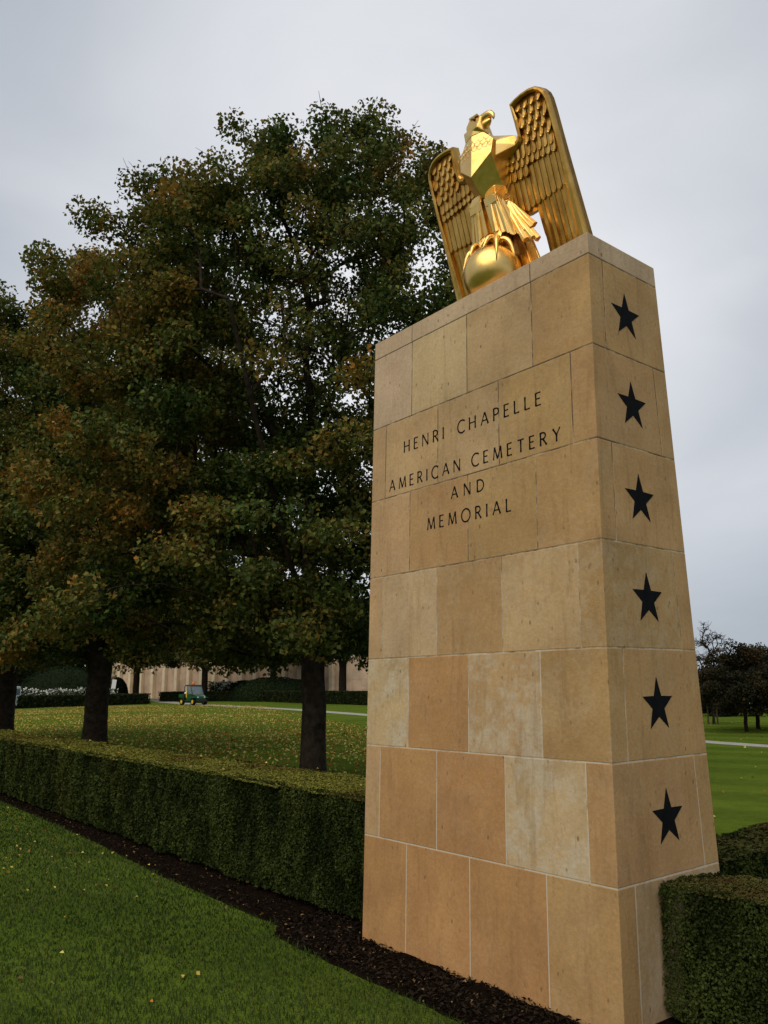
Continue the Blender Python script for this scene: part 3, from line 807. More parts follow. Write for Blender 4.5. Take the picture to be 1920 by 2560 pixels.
def box_hedge(name, label, x0, x1, y0, y1, h, cols, topcol, dens=1.0, lsize=.02, seed=0, z0=0.05, group=None, cat='hedge', near=True, ang=0.0, org=(0, 0), maxn=200000, faces='FTBLR', wob=.065):
    """clipped hedge: dark core box with an uneven leafy skin. local box x0..x1,y0..y1 turned by ang round org"""
    g = np.random.default_rng(seed + 100)
    ca, sa = math.cos(ang), math.sin(ang)
    def T(p): return np.stack([org[0] + p[:, 0] * ca - p[:, 1] * sa, org[1] + p[:, 0] * sa + p[:, 1] * ca, p[:, 2]], 1)
    root = thing(name, label, cat, (org[0] + ((x0 + x1) / 2) * ca - ((y0 + y1) / 2) * sa, org[1] + ((x0 + x1) / 2) * sa + ((y0 + y1) / 2) * ca, 0), 0, group)
    OFFS = -Vector(root.location)
    Vs, Fs, Cs, nv = [], [], [], 0
    surf = {'F': ((x0, x1), (z0, h), lambda a, b: np.stack([a, np.full_like(a, y0), b], 1), (0, -1, 0)),
            'B': ((x0, x1), (z0, h), lambda a, b: np.stack([a, np.full_like(a, y1), b], 1), (0, 1, 0)),
            'T': ((x0, x1), (y0, y1), lambda a, b: np.stack([a, b, np.full_like(a, h)], 1), (0, 0, 1)),
            'L': ((y0, y1), (z0, h), lambda a, b: np.stack([np.full_like(a, x0), a, b], 1), (-1, 0, 0)),
            'R': ((y0, y1), (z0, h), lambda a, b: np.stack([np.full_like(a, x1), a, b], 1), (1, 0, 0))}
    camv = np.array(CAM)
    for k in faces:
        (a0, a1), (b0, b1), fn, nn = surf[k]
        # sample in strips so that near parts are denser
        nst = max(1, int((a1 - a0) / 1.0)); ed = np.linspace(a0, a1, nst + 1)
        for i in range(nst):
            mid = T(fn(np.array([(ed[i] + ed[i + 1]) / 2]), np.array([(b0 + b1) / 2])))[0]
            dist = max(2.5, np.linalg.norm(mid - camv))
            ls = lsize * max(1.0, dist / 5.0) ** .8
            n = int(dens * 1.25 * (ed[i + 1] - ed[i]) * (b1 - b0) / (ls * ls * .32))
            if k in 'BLR' and near: n = int(n * (.5 if k == 'B' else .9))
            n = min(n, maxn)
            a = g.uniform(ed[i], ed[i + 1], n); b = g.uniform(b0, b1, n)
            p = fn(a, b)
            nrm_ = np.tile(np.array(nn, float), (n, 1))
            q = p * np.array([1.0, 1.0, .55])
            big = fbm(q * 2.6, 3, seed) - .5
            mid_ = fbm(q * 9.0, 2, seed + 5) - .5
            off = big * wob * 2.2 + mid_ * wob * 1.1 + g.normal(0, ls * .45, n)
            if k != 'T':
                # undercut, ragged foot and softly rounded shoulder
                t = (b - z0) / (h - z0)
                off -= .05 * np.clip(1 - t / .18, 0, 1) ** 2
                off -= .035 * np.clip((t - .92) / .08, 0, 1) ** 2
                foot = .06 * fbm(q * 3.1 + 9, 2, seed + 3)
                keep = b > z0 + foot
            else:
                off = off * .30; keep = np.ones(n, bool)
                off -= .015
            off = np.maximum(off, -.085)
            p = p + nrm_ * off[:, None]
            dd = rdir(n, g) * .9 + nrm_ * .5 + np.array([0, 0, .35])
            ln = rdir(n, g) * (.6 if k == 'T' else .8) + nrm_
            if k == 'T': dd[:, 2] = np.abs(dd[:, 2]) * .25
            tone = np.clip(.5 + (big * 1.6 + mid_ * 1.6) + g.normal(0, .22, n), 0, 1)
            C = np.array(cols[0])[None] * (1 - tone[:, None]) + np.array(cols[1])[None] * tone[:, None]
            patch = np.clip((fbm(p * 1.3 + 31, 3, seed + 8) - .55) * 6, 0, 1) * g.uniform(0, 1, n)
            C = C * (1 - patch[:, None] * .7) + np.array(cols[2])[None] * patch[:, None] * .7
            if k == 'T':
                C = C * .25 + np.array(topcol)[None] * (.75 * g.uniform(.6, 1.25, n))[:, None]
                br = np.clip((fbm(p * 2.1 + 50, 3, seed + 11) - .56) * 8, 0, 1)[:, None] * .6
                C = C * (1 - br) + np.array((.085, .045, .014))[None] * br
            p, dd, ln, C = p[keep], dd[keep], ln[keep], C[keep]
            sz = ls * g.uniform(.7, 1.3, len(p))
            V, F = leaves(T(p), np.stack([dd[:, 0] * ca - dd[:, 1] * sa, dd[:, 0] * sa + dd[:, 1] * ca, dd[:, 2]], 1), np.stack([ln[:, 0] * ca - ln[:, 1] * sa, ln[:, 0] * sa + ln[:, 1] * ca, ln[:, 2]], 1), sz * 1.25, sz * .8)
            Vs.append(V); Fs.append(F + nv); nv += len(V); Cs.append(np.repeat(C, 4, 0))
    o = np_mesh('foliage', np.concatenate(Vs), np.concatenate(Fs), M['hedgeleaf'], root, np.concatenate(Cs)); o.location = OFFS
    # core, following the same bumps coarsely
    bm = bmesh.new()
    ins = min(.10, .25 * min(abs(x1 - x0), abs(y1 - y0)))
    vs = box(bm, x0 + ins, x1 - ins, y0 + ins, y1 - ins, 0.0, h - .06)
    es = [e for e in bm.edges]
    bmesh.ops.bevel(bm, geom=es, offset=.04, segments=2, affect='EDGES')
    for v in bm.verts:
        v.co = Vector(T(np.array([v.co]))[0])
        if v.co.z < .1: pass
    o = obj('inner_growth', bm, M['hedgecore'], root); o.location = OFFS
    return root

HC = ((.016, .026, .006), (.060, .080, .017), (.080, .075, .016))
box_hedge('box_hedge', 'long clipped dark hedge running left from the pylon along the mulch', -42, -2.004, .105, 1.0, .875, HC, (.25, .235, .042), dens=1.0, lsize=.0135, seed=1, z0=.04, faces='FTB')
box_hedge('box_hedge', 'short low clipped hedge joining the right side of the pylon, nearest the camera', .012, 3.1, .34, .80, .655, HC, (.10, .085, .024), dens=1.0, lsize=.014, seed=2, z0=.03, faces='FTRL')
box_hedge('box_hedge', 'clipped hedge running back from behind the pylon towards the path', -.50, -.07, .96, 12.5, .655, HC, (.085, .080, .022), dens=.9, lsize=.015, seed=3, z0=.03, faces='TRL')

# ------------------------------------------------------------------ grass, leaves on the ground, wood chips
def grass():
    g = np.random.default_rng(5)
    n = 420000
    # density falls with distance from the camera
    r = 1.6 + 13.5 * g.uniform(0, 1, n) ** 1.55
    a = np.radians(g.uniform(-112, -6, n))
    x = CAM.x + r * np.sin(a); y = CAM.y + r * np.cos(a)
    ok = (y < edge_y(x) + .012 * g.normal(size=n)) & (x < 1.5) & (x > -15)
    x, y, r = x[ok], y[ok], r[ok]; n = len(x)
    p = np.stack([x, y, np.zeros(n)], 1)
    near_edge = np.clip(1 - (edge_y(x) - y) / .05, 0, 1)
    h = (.015 + .013 * g.uniform(0, 1, n)) * (.75 + .7 * fbm(p * 2.5, 2, 4)) * (1 + .25 * near_edge)
    w = .0016 * np.maximum(1, r / 3.2) * g.uniform(.8, 1.4, n)
    th = g.uniform(0, 2 * np.pi, n)
    lean = g.normal(0, .55, (n, 2)) * h[:, None]
    lean[:, 1] -= near_edge * .012
    s = np.stack([np.cos(th) * w, np.sin(th) * w, np.zeros(n)], 1)
    tip = p + np.stack([lean[:, 0], lean[:, 1], h], 1)
    b = p - np.array([0, 0, .004])
    mid = (p * .45 + tip * .55) + np.stack([-lean[:, 0] * .18, -lean[:, 1] * .18, h * .10], 1)
    V = np.stack([b - s, b + s, mid + s * .8, tip, mid - s * .8], 1).reshape(-1, 3)
    i = np.arange(n) * 5
    F = np.stack([np.stack([i, i + 1, i + 2], 1), np.stack([i, i + 2, i + 4], 1), np.stack([i + 4, i + 2, i + 3], 1)], 1).reshape(-1, 3)
    t = np.clip(fbm(p * 1.1, 3, 2) * 1.1 - .05 + g.normal(0, .2, n), 0, 1)[:, None]
    C = np.array((.033, .062, .012))[None] * (1 - t) + np.array((.084, .122, .029))[None] * t
    dry = (g.uniform(0, 1, n) < .06)[:, None]
    C = np.where(dry, np.array((.13, .115, .045))[None] * g.uniform(.6, 1.2, (n, 1)), C)
    tag(np_mesh('grass', V, F, M['blade'], None, np.repeat(C, 5, 0)), 'short green grass blades on the front lawn', kind='stuff')
grass()

def litter():
    g = np.random.default_rng(9)
    P = []
    # thick drift on the sunny middle lawn
    n = 90000
    x = g.uniform(-78, -6, n); y = 2.0 + 34 * g.uniform(0, 1, n) ** 1.1
    cx = fbm(np.stack([x * .22, y * .22, x * 0], 1), 3, 3)
    ok = (cx > g.uniform(.22, .80, n)) & (y < 2 + (-x) * .46 + 4)
    P.append(np.stack([x[ok], y[ok]], 1))
    # under the trees by the hedge
    n = 1500
    x = g.uniform(-30, -3, n); y = g.uniform(1.2, 7, n); P.append(np.stack([x, y], 1))
    # sparse on right lawn
    n = 900
    x = g.uniform(-28, 4, n); y = g.uniform(2, 34, n); P.append(np.stack([x, y], 1))
    nb = sum(len(q) for q in P)
    # front lawn: a loose scatter, more to the left
    n = 260
    x = -4.2 - 8 * g.uniform(0, 1, n) ** 1.2; y = -.15 - 2.6 * g.uniform(0, 1, n); P.append(np.stack([x, y], 1))
    n = 26
    x = g.uniform(-6, -1, n); y = g.uniform(-2.6, -.1, n); P.append(np.stack([x, y], 1))
    # a few on top of the hedge
    nh = 70
    hxy = np.stack([g.uniform(-14, -2.2, nh), g.uniform(.15, .95, nh)], 1); P.append(hxy)
    P = np.concatenate(P); n = len(P)
    z = np.full(n, .018); z[nb:] = .034; z[-nh:] = .885
    z = z + g.uniform(0, .012, n)
    c = np.stack([P[:, 0], P[:, 1], z], 1)
    far = np.hypot(P[:, 0] - CAM.x, P[:, 1] - CAM.y)
    L = g.uniform(.055, .10, n) * np.where(far > 16, 1.0, .72); L[nb:] *= .55
    d = rdir(n, g); d[:, 2] = np.abs(d[:, 2]) * .35
    nr = rdir(n, g) * np.where(far > 12, 1.1, .6)[:, None] + np.array([0, 0, .9])
    V, F = leaves(c, d, nr, L, L * .75, .3)
    pal = np.array([(.46, .33, .07), (.38, .22, .045), (.52, .43, .12), (.24, .11, .03), (.44, .40, .12), (.20, .13, .05), (.46, .15, .025)])
    C = pal[g.choice(len(pal), n, p=[.24, .17, .17, .14, .14, .09, .05])] * g.uniform(.8, 1.6, (n, 1))
    tag(np_mesh('fallen_leaves', V, F, M['litter'], None, np.repeat(C, 4, 0)), 'yellow and brown fallen leaves scattered over the lawns', kind='stuff')
litter()

def chips():
    g = np.random.default_rng(12)
    n = 15000
    x = np.concatenate([g.uniform(-2.7, .6, 9500), -2.5 - 9 * g.uniform(0, 1, n - 9500) ** 1.3])
    e = edge_y(x)
    y = e + .015 + (np.where(x > -2.0, .03, .22) - e) * g.uniform(0, 1, n)
    z = .012 + .035 * g.uniform(0, 1, n) ** 1.5
    c = np.stack([x, y, z], 1)
    L = g.uniform(.012, .042, n); Wd = L * g.uniform(.2, .6, n)
    d = rdir(n, g); d[:, 2] *= .35
    V, F = leaves(c, d, rdir(n, g) * .6 + np.array([0, 0, 1.0]), L, Wd, .25)
    C = np.array((.022, .0145, .0095))[None] * g.uniform(.3, 1.6, (n, 1))
    pale = (g.uniform(0, 1, n) < .035)[:, None]
    C = np.where(pale, np.array((.24, .15, .07))[None] * g.uniform(.5, 1.2, (n, 1)), C)
    tag(np_mesh('wood_chips', V, F, M['chip'], None, np.repeat(C, 4, 0)), 'dark wood chips loose on the mulch strip', kind='stuff')
chips()

# ------------------------------------------------------------------ trees
def tube_segments(A, B, ra, rb, n=6):
    """many tapered tubes at once"""
    d = B - A; L = np.linalg.norm(d, axis=1, keepdims=True) + 1e-9; d = d / L
    ref = np.where(np.abs(d[:, 2:3]) < .9, np.array([[0, 0, 1.0]]), np.array([[1.0, 0, 0]]))
    s = np.cross(d, ref); s /= np.linalg.norm(s, axis=1, keepdims=True); t = np.cross(d, s)
    an = np.arange(n) * 2 * np.pi / n
    ring = np.cos(an)[None, :, None] * s[:, None] + np.sin(an)[None, :, None] * t[:, None]
    V = np.concatenate([A[:, None] + ring * ra[:, None, None], B[:, None] + ring * rb[:, None, None]], 1).reshape(-1, 3)
    base = (np.arange(len(A)) * 2 * n)[:, None]
    k = np.arange(n)
    F = np.stack([base + k, base + (k + 1) % n, base + n + (k + 1) % n, base + n + k], 2).reshape(-1, 4)
    return V, F

def make_tree(name, label, P, prof, ncl, nleaf, lsize, pal, seed, tr, zfork, group=None, droop=.3, clr=.62, shell=.5, thin=None, lead=.62, multi=3, leaf=True, tip=.008, drops=0, up=.35, warm=0.5, cat='tree', lobe=None, lowb=.6, xlobes=(), dsq=1.0, lper=7, twigs=1, zbase=0.0):
    """prof: [(z, radius, lateral offset)]; crown filled with leafy sprays carried by a real branch skeleton"""
    g = np.random.default_rng(seed)
    root = thing(name, label, cat, P, 0, group)
    zs = [q[0] for q in prof]; rs = [q[1] for q in prof]; cs = [q[2] for q in prof]
    v = np.array([P[0] - CAM.x, P[1] - CAM.y]); v /= np.linalg.norm(v); rt = np.array([v[1], -v[0]])
    zmin, zmax = zs[0], zs[-1]
    # leafy lobes inside the envelope, sprays inside the lobes
    w = np.array(rs) ** 2
    zz = np.linspace(zmin, zmax, 200); ww = np.interp(zz, zs, w) + .3; ww = ww * (1 + lowb * np.exp(-(zz - zmin) / 1.2)); cum = np.cumsum(ww); cum /= cum[-1]
    rmean = float(np.mean(rs)); lr = lobe if lobe else rmean * .30
    nl = max(12, int(ncl / lper)); Lb = []; tries = 0
    mind = .80 * (np.pi * np.mean(w) * (zmax - zmin) / nl) ** (1 / 3)
    while len(Lb) < nl and tries < nl * 80:
        tries += 1
        z = np.interp(g.uniform(), cum, zz); z = np.clip(z, zmin + lr * .5, zmax - lr * .6)
        r = max(.05, np.interp(z, zs, rs) - lr * .85 - clr * .45); c = np.interp(z, zs, cs)
        a = g.uniform(0, 2 * np.pi); rr = r * g.uniform() ** shell
        lx, dx_ = c + math.cos(a) * rr, math.sin(a) * rr * (dsq if math.sin(a) < 0 else 1.0)
        p = np.array([rt[0] * lx + v[0] * dx_, rt[1] * lx + v[1] * dx_, z])
        if Lb and np.min(np.linalg.norm(np.array(Lb) - p, axis=1)) < mind * (1 - tries / (nl * 100)): continue
        Lb.append(p)
    for la_, de_, z_ in xlobes: Lb.append(np.array([rt[0] * la_ + v[0] * de_, rt[1] * la_ + v[1] * de_, z_]))
    C = []
    for p in Lb:
        k = max(3, int(round(ncl / nl * g.uniform(.7, 1.3)))); sr = lr * g.uniform(.75, 1.2)
        q = rdir(k, g) * (sr * g.uniform(0, 1, (k, 1)) ** .45) * np.array([1, 1, .8])
        C += list(p + q)
    C = np.array(C); C[:, 2] = np.maximum(C[:, 2], zmin)
    # skeleton
    pos = [np.array([0, 0, -0.15])]; par = [-1]; plen = [0.0]
    def add(p, i):
        pos.append(np.array(p, float)); par.append(i); plen.append(plen[i] + np.linalg.norm(np.array(p) - pos[i])); return len(pos) - 1
    i = 0; nseg = 6
    wob = g.normal(0, .010, (nseg + 1, 2))
    for k in range(1, nseg + 1): i = add((wob[k, 0], wob[k, 1], zfork * k / nseg), i)
    fork = i
    top = zfork + (zmax - zfork) * lead
    j = fork; cst = np.interp(top, zs, cs)
    for k in range(1, 7):
        q = k / 6
        j = add((rt[0] * cst * q + g.normal(0, .08), rt[1] * cst * q + g.normal(0, .08), zfork + (top - zfork) * q), j)
    for m_ in range(multi):
        a = 2 * np.pi * (m_ + g.uniform(-.2, .2)) / multi + seed; j = fork
        hh = (zmax - zfork) * g.uniform(.30, .52); out_ = np.interp(zfork + hh, zs, rs) * g.uniform(.40, .55)
        for k in range(1, 5):
            q = k / 4
            j = add((math.cos(a) * out_ * q ** .8 + g.normal(0, .06), math.sin(a) * out_ * q ** .8 + g.normal(0, .06), zfork + hh * q ** 1.15), j)
    order = np.argsort(np.linalg.norm(C - pos[fork], axis=1))
    for ci in order:
        c = C[ci]
        Pn = np.array(pos[fork:]); pl = np.array(plen[fork:])
        d = np.linalg.norm(Pn - c, axis=1)
        cost = d + .38 * pl + 1.3 * np.maximum(0, Pn[:, 2] - c[2] + .15 * d)
        b = fork + int(np.argmin(cost))
        a0 = pos[b]; L = np.linalg.norm(c - a0); k = max(2, int(L / .45)); j = b
        for q_ in range(1, k + 1):
            q = q_ / k
            p = a0 + (c - a0) * q + np.array([0, 0, up * L * .35 * math.sin(q * math.pi)]) + (g.normal(0, .04 * L / k, 3) if q_ < k else 0)
            j = add(p, j)
    pos = np.array(pos); par = np.array(par); n = len(pos)
    # fine twigs round every spray
    acc = np.zeros(n)
    kids = np.bincount(par[1:], minlength=n)
    acc[kids == 0] = tip ** 2.2
    for q in range(n - 1, 0, -1): acc[par[q]] += acc[q]
    rad = acc ** (1 / 2.2)
    sc = tr / rad[1]
    rad = np.maximum(rad * np.where(rad > tip * 2, sc + (1 - sc) * np.clip(1 - rad / rad[1], 0, 1) ** 3, 1), tip * .8)
    tmask = pos[:, 2] < zfork + .01
    ii = np.arange(1, n)
    ra = rad[par[1:]].copy(); rb = rad[1:].copy()
    ra = np.minimum(ra, rb * 1.7)
    fl = lambda z: 1 + (.55 if tr > .15 else .12) * np.exp(-np.maximum(z, 0) / .22)
    ra[:6] = tr * (1.02 - .02 * np.arange(6)) * fl(pos[par[1:7], 2]); rb[:6] = tr * (1.0 - .02 * np.arange(6)) * fl(pos[1:7, 2])
    tk, ot = np.arange(0, 6), np.arange(6, n - 1)
    nk = 16; zc = np.linspace(-.15, zfork + .05, 26)
    chain = pos[:8]; cx_ = np.interp(zc, chain[:, 2], chain[:, 0]); cy_ = np.interp(zc, chain[:, 2], chain[:, 1])
    an = np.arange(nk) * 2 * np.pi / nk
    rz_ = tr * fl(zc) * (1.03 - .10 * np.clip(zc / zfork, 0, 1)); rz_ = rz_ * (1 + .22 * np.clip((zc / zfork - .8) / .2, 0, 1) ** 2)
    A2, Z2 = np.meshgrid(an, zc)
    ridg = 1 + .16 * (fbm(np.stack([np.cos(A2).ravel() * 3.2, np.sin(A2).ravel() * 3.2, Z2.ravel() * 1.1], 1), 3, seed) - .5).reshape(A2.shape)
    ridg = ridg + .05 * np.sin(A2 * 4 + seed) * np.exp(-np.maximum(Z2, 0) / .4)
    V1 = np.stack([cx_[:, None] + np.cos(A2) * rz_[:, None] * ridg, cy_[:, None] + np.sin(A2) * rz_[:, None] * ridg, Z2], 2).reshape(-1, 3)
    F1 = np.array([(i_ * nk + k, i_ * nk + (k + 1) % nk, (i_ + 1) * nk + (k + 1) % nk, (i_ + 1) * nk + k) for i_ in range(len(zc) - 1) for k in range(nk)])
    V2, F2 = tube_segments(pos[par[1:]][ot], pos[1:][ot], ra[ot], rb[ot], 6)
    Vt = [V1, V2]; Ft = [F1, F2 + len(V1)]; nv = len(V1) + len(V2)
    # twigs
    nt_ = len(C) * twigs
    if nt_:
        base = np.repeat(C, twigs, 0); dr = rdir(nt_, g); dr[:, 2] = dr[:, 2] * .7 + .15
        ln = g.uniform(.4, .95, nt_)[:, None] * clr * 1.5
        endp = base + dr * ln; midp = base + dr * ln * .5 + rdir(nt_, g) * .06
        for A, B, r1, r2 in ((base, midp, tip, tip * .7), (midp, endp, tip * .7, tip * .4)):
            V3, F3 = tube_segments(A, B, np.full(nt_, r1), np.full(nt_, r2), 4)
            Vt.append(V3); Ft.append(F3 + nv); nv += len(V3)
    np_mesh('trunk', np.concatenate(Vt), np.concatenate(Ft), M['bark'], root, None, True)
    if not leaf: return root
    # leaves
    wgt = np.ones(len(C))
    lat = C[:, :2] @ rt; dep = C[:, :2] @ v
    if thin is not None: wgt *= thin(lat, C[:, 2], dep)
    wgt *= g.uniform(.55, 1.35, len(C)); wgt /= wgt.sum()
    idx = g.choice(len(C), nleaf, p=wgt)
    offs = rdir(nleaf, g) * (g.uniform(0, 1, (nleaf, 1)) ** .5) * np.array([clr, clr, clr * .75])
    c = C[idx] + offs
    if drops:
        nd_ = int(nleaf * drops); sel = g.choice(nleaf, nd_, replace=False)
        low = np.where(C[idx[sel], 2] < zmin + 2.2)[0]
        c[sel[low], 2] -= g.uniform(0, .5, len(low))
    rnd = np.hypot(c[:, 0], c[:, 1])
    outw = np.stack([c[:, 0], c[:, 1], np.zeros(nleaf)], 1) / (rnd[:, None] + .3)
    d = rdir(nleaf, g) * .8 + outw * .35 + np.array([0, 0, -droop])
    nr = rdir(nleaf, g) * .75 + np.array([0, 0, .8]) + outw * .35
    L = lsize * g.uniform(.65, 1.25, nleaf)
    V, F = leaves(c, d, nr, L, L * g.uniform(.6, .85, nleaf), .2)
    # colour: green within, turning in patches
    cn = C[idx]
    rr = np.interp(cn[:, 2], zs, rs) + .2
    t = .40 * (rnd / rr) + .42 * (fbm(cn * .7 + seed, 3, seed) - .5) * 2 + .35 * (fbm(c * 2.2, 2, seed + 4) - .5) * 2 + warm * .7 - .25 + g.normal(0, .16, nleaf)
    t = np.clip(t, 0, 1)
    pal = np.array(pal)
    kx = t * (len(pal) - 1); k0 = np.clip(kx.astype(int), 0, len(pal) - 2); fr = (kx - k0)[:, None]
    Cc = pal[k0] * (1 - fr) + pal[k0 + 1] * fr
    Cc = Cc * (g.uniform(.45, 1.0, (nleaf, 1)) ** 1.3 * 2.0)
    np_mesh('crown', V, F, M['leaf'], root, np.repeat(Cc, 4, 0))
    return root

PAL = [(.026, .046, .010), (.050, .078, .015), (.092, .104, .021), (.145, .112, .023), (.20, .112, .021), (.31, .140, .024)]
G1 = 'row of big autumn trees behind the hedge'
prof1 = [(2.1, 2.8, -.6), (2.7, 4.3, -.6), (4, 5.0, -.4), (6, 5.1, -.3), (7.6, 5.0, -.3), (8.6, 4.75, -.3), (9.4, 4.45, -.3), (10.0, 3.95, -.25), (10.6, 3.3, -.1), (11.1, 2.75, .1), (11.6, 2.3, .25), (12.0, 1.9, .3), (12.3, 1.5, .35)]
def thin1(lat, z, dep):
    k = np.ones(len(lat))
    k[(z > 5.2) & (z < 10.0) & (lat > -1.8) & (lat < 2.6)] = .78
    k[(z > 6.3) & (z < 9.2) & (lat > -1.2) & (lat < 1.6)] = .50
    return k
make_tree('autumn_tree', 'tall autumn tree nearest the pylon, its forked trunk just left of the stone', (-8.55, 4.0, 0), prof1, 1150, 255000, .086, PAL, 21, .20, 2.65, G1, thin=thin1, clr=.40, shell=.46, lead=.70, multi=4, drops=0, twigs=2, warm=.60, lobe=.72, dsq=.5, lper=4.2,
    xlobes=[(-2.85, 0, 8.6), (-2.8, .4, 9.3), (-2.65, -.3, 9.95), (-2.1, .2, 10.3), (-2.0, -.4, 9.8), (-1.4, .3, 10.8), (-1.3, -.5, 10.3), (-.6, 0, 11.35), (-.5, -.4, 10.8), (0.2, .2, 11.7), (.9, -.1, 11.75), (1.5, .2, 11.3), (-2.2, .8, 8.9), (-3.0, .5, 7.9)])
prof2 = [(2.35, 3.6, 0), (2.9, 4.9, 0), (4.5, 5.4, 0), (7, 5.4, 0), (9.5, 5.0, -.1), (11.0, 4.5, -.2), (12.1, 3.8, -.3), (12.8, 3.0, -.3), (13.3, 1.9, -.3)]
make_tree('autumn_tree', 'big autumn tree behind the hedge, its flared trunk second from the pylon', (-18.34, 4.0, 0), prof2, 900, 200000, .108, PAL, 35, .29, 2.5, G1, clr=.52, shell=.44, multi=4, drops=0, warm=.58, twigs=1, lobe=.95, dsq=.8, lper=5)
prof3 = [(2.5, 3.2, 0), (3.0, 4.8, 0), (4.5, 5.5, 0), (7, 5.5, 0), (10, 4.9, 0), (12, 3.6, 0), (13.3, 1.2, 0)]
make_tree('autumn_tree', 'big autumn tree at the left edge, third along the hedge from the pylon', (-27.0, 4.0, 0), prof3, 560, 100000, .14, PAL, 50, .32, 2.5, G1, clr=.62, shell=.44, multi=4, drops=0, warm=.62, lobe=1.1, lper=5)

PALF = [(.020, .032, .009), (.042, .052, .015), (.070, .070, .022), (.085, .065, .022)]
G2 = 'row of drooping trees in front of the memorial wall'
def dirpt(cx, dist):      # direction of a column of the photo (crop units along the far lawn), real distance
    px = cx / 1.728
    v = np.array([f_.x + r_.x * (px - 960) / 2003.5 - u_.x * (1695 - 1280) / 2003.5, f_.y + r_.y * (px - 960) / 2003.5 - u_.y * (1695 - 1280) / 2003.5])
    v /= np.linalg.norm(v); return (CAM.x + v[0] * dist, CAM.y + v[1] * dist, 0)
FAR = [(-60, 112, 'low-branched dark tree at the far left edge beyond the white cart'), (90, 124, 'low-branched dark tree behind the left end of the white rose bed'), (250, 118, 'spreading tree far off, left of the green vehicle behind the white flowers'), (590, 112, 'spreading tree standing behind the far hedge gap, left of the vehicle'),
       (885, 109, 'far drooping tree with the dark trunk right behind the green vehicle'), (1180, 104, 'far drooping tree hiding the wall top between the vehicle and the near trunk'), (1480, 84, 'drooping tree with its trunk seen between the near forked trunk and the pylon')]
for k, (cx, dist, lab) in enumerate(FAR):
    pr = [(5.0, 5.5, 0), (5.6, 7.6, 0), (6, 8.6, 0), (9, 8.0, 0), (12, 5.5, 0), (14.5, 2.0, 0)]
    if k < 3: pr = [(1.6, 4.5, 0), (3.0, 6.5, 0)] + pr[1:]
    if k == 6: pr = [(4.6, 5.5, 0)] + pr[1:]
    make_tree('drooping_tree', lab, dirpt(cx, dist), pr, 190, 30000, .27, PALF, 60 + k, .40, 4.2, G2, droop=1.2, clr=1.15, shell=.4, multi=3, drops=0, warm=.45)

# right-hand side
PALR = [(.012, .014, .006), (.028, .024, .009), (.055, .034, .012), (.10, .040, .012)]
G3 = 'small rounded trees on the right lawn'
prR = [(.78, 1.1, 0), (1.0, 1.85, 0), (1.5, 2.05, 0), (2.1, 1.75, 0), (2.6, 1.1, 0), (2.9, .5, 0)]
make_tree('small_tree', 'small round brown-leaved tree on the right lawn, its slim trunk leaning, nearer the path', (-11.76, 23.96, 0), prR, 170, 26000, .085, PALR, 71, .062, .92, G3, clr=.30, shell=.5, multi=4, warm=.45, tip=.006, up=.2)
make_tree('small_tree', 'small dark round tree on the right lawn, standing behind the leaning brown one', (-12.28, 25.84, 0), [(.78, 1.1, .4), (1.0, 1.9, .5), (1.5, 2.2, .6), (2.1, 1.9, .6), (2.6, 1.2, .6), (2.9, .5, .6)], 170, 26000, .09, PALR, 72, .068, .92, G3, clr=.32, shell=.5, multi=4, warm=.2, tip=.006, up=.2)
make_tree('small_tree', 'small olive-leaved tree held between three stakes on the right lawn', (-15.41, 28.33, 0), [(.85, .6, 0), (1.1, 1.2, .3), (1.5, 1.4, .4), (1.9, 1.1, .4), (2.25, .5, .4)], 90, 9000, .085, [(.020, .024, .008), (.045, .042, .013), (.07, .052, .017)], 73, .03, .8, None, clr=.28, shell=.5, multi=3, warm=.4, tip=.006, up=.2)
for k, (dx, dy, lab) in enumerate(((-.17, -.09, 'left wooden stake of the three around the young olive-leaved tree'), (.14, .12, 'right wooden stake of the three around the young olive-leaved tree'), (-.02, .16, 'thin middle wooden stake behind the young olive-leaved tree'))):
    bm = bmesh.new()
    a = Vector((0, 0, -.1)); b = Vector((-dx * .25, -dy * .25, 1.55))
    rr_ = .034 if k != 2 else .026
    tube(bm, [a, a.lerp(b, .5), b, b + Vector((0, 0, .03))], [rr_, rr_, rr_ * .95, rr_ * .55], 8)
    o = obj('tree_stake', bm, M['wood']); o.location = (-15.41 + dx, 28.33 + dy, 0)
    tag(o, lab, 'stake', 'stakes around the young tree')
make_tree('bare_tree', 'leafless tree with spiky branches rising beside the pylon edge on the right', (-26.3, 47.3, -.3), [(1.2, .8, 0), (2.0, 2.0, .2), (3.2, 2.7, .3), (4.4, 2.3, .2), (5.2, 1.4, -.1), (5.9, .5, -.3)], 260, 10, .05, PALR, 80, .13, 1.0, None, clr=.38, shell=.45, multi=5, leaf=False, tip=.017, up=.5, twigs=5)
PALD = [(.008, .011, .005), (.018, .020, .008), (.030, .026, .010)]
for k, (x, y, rr, hh, lab) in enumerate(((-31.0, 43.5, 2.4, 2.2, 'dark rounded shrub on the right crest, mostly hidden by the pylon'), (-26.3, 43.0, 2.2, 2.3, 'dark rounded shrub on the right crest below the bare tree'), (-22.6, 40.0, 2.2, 2.6, 'dark rounded shrub on the right crest behind the staked tree'), (-19.2, 36.6, 1.7, 2.3, 'dark shrub on the right crest behind the leaning brown tree'))):
    make_tree('shrub', lab, (x, y, 0), [(.12, rr * .9, 0), (.6, rr, 0), (hh * .6, rr * .95, 0), (hh * .85, rr * .6, 0), (hh, rr * .2, 0)], 120, 11000, .13, PALD, 90 + k, .06, .35, 'dark shrubs along the crest', clr=.42, shell=.5, multi=4, warm=.3, tip=.006, up=.15, cat='shrub')

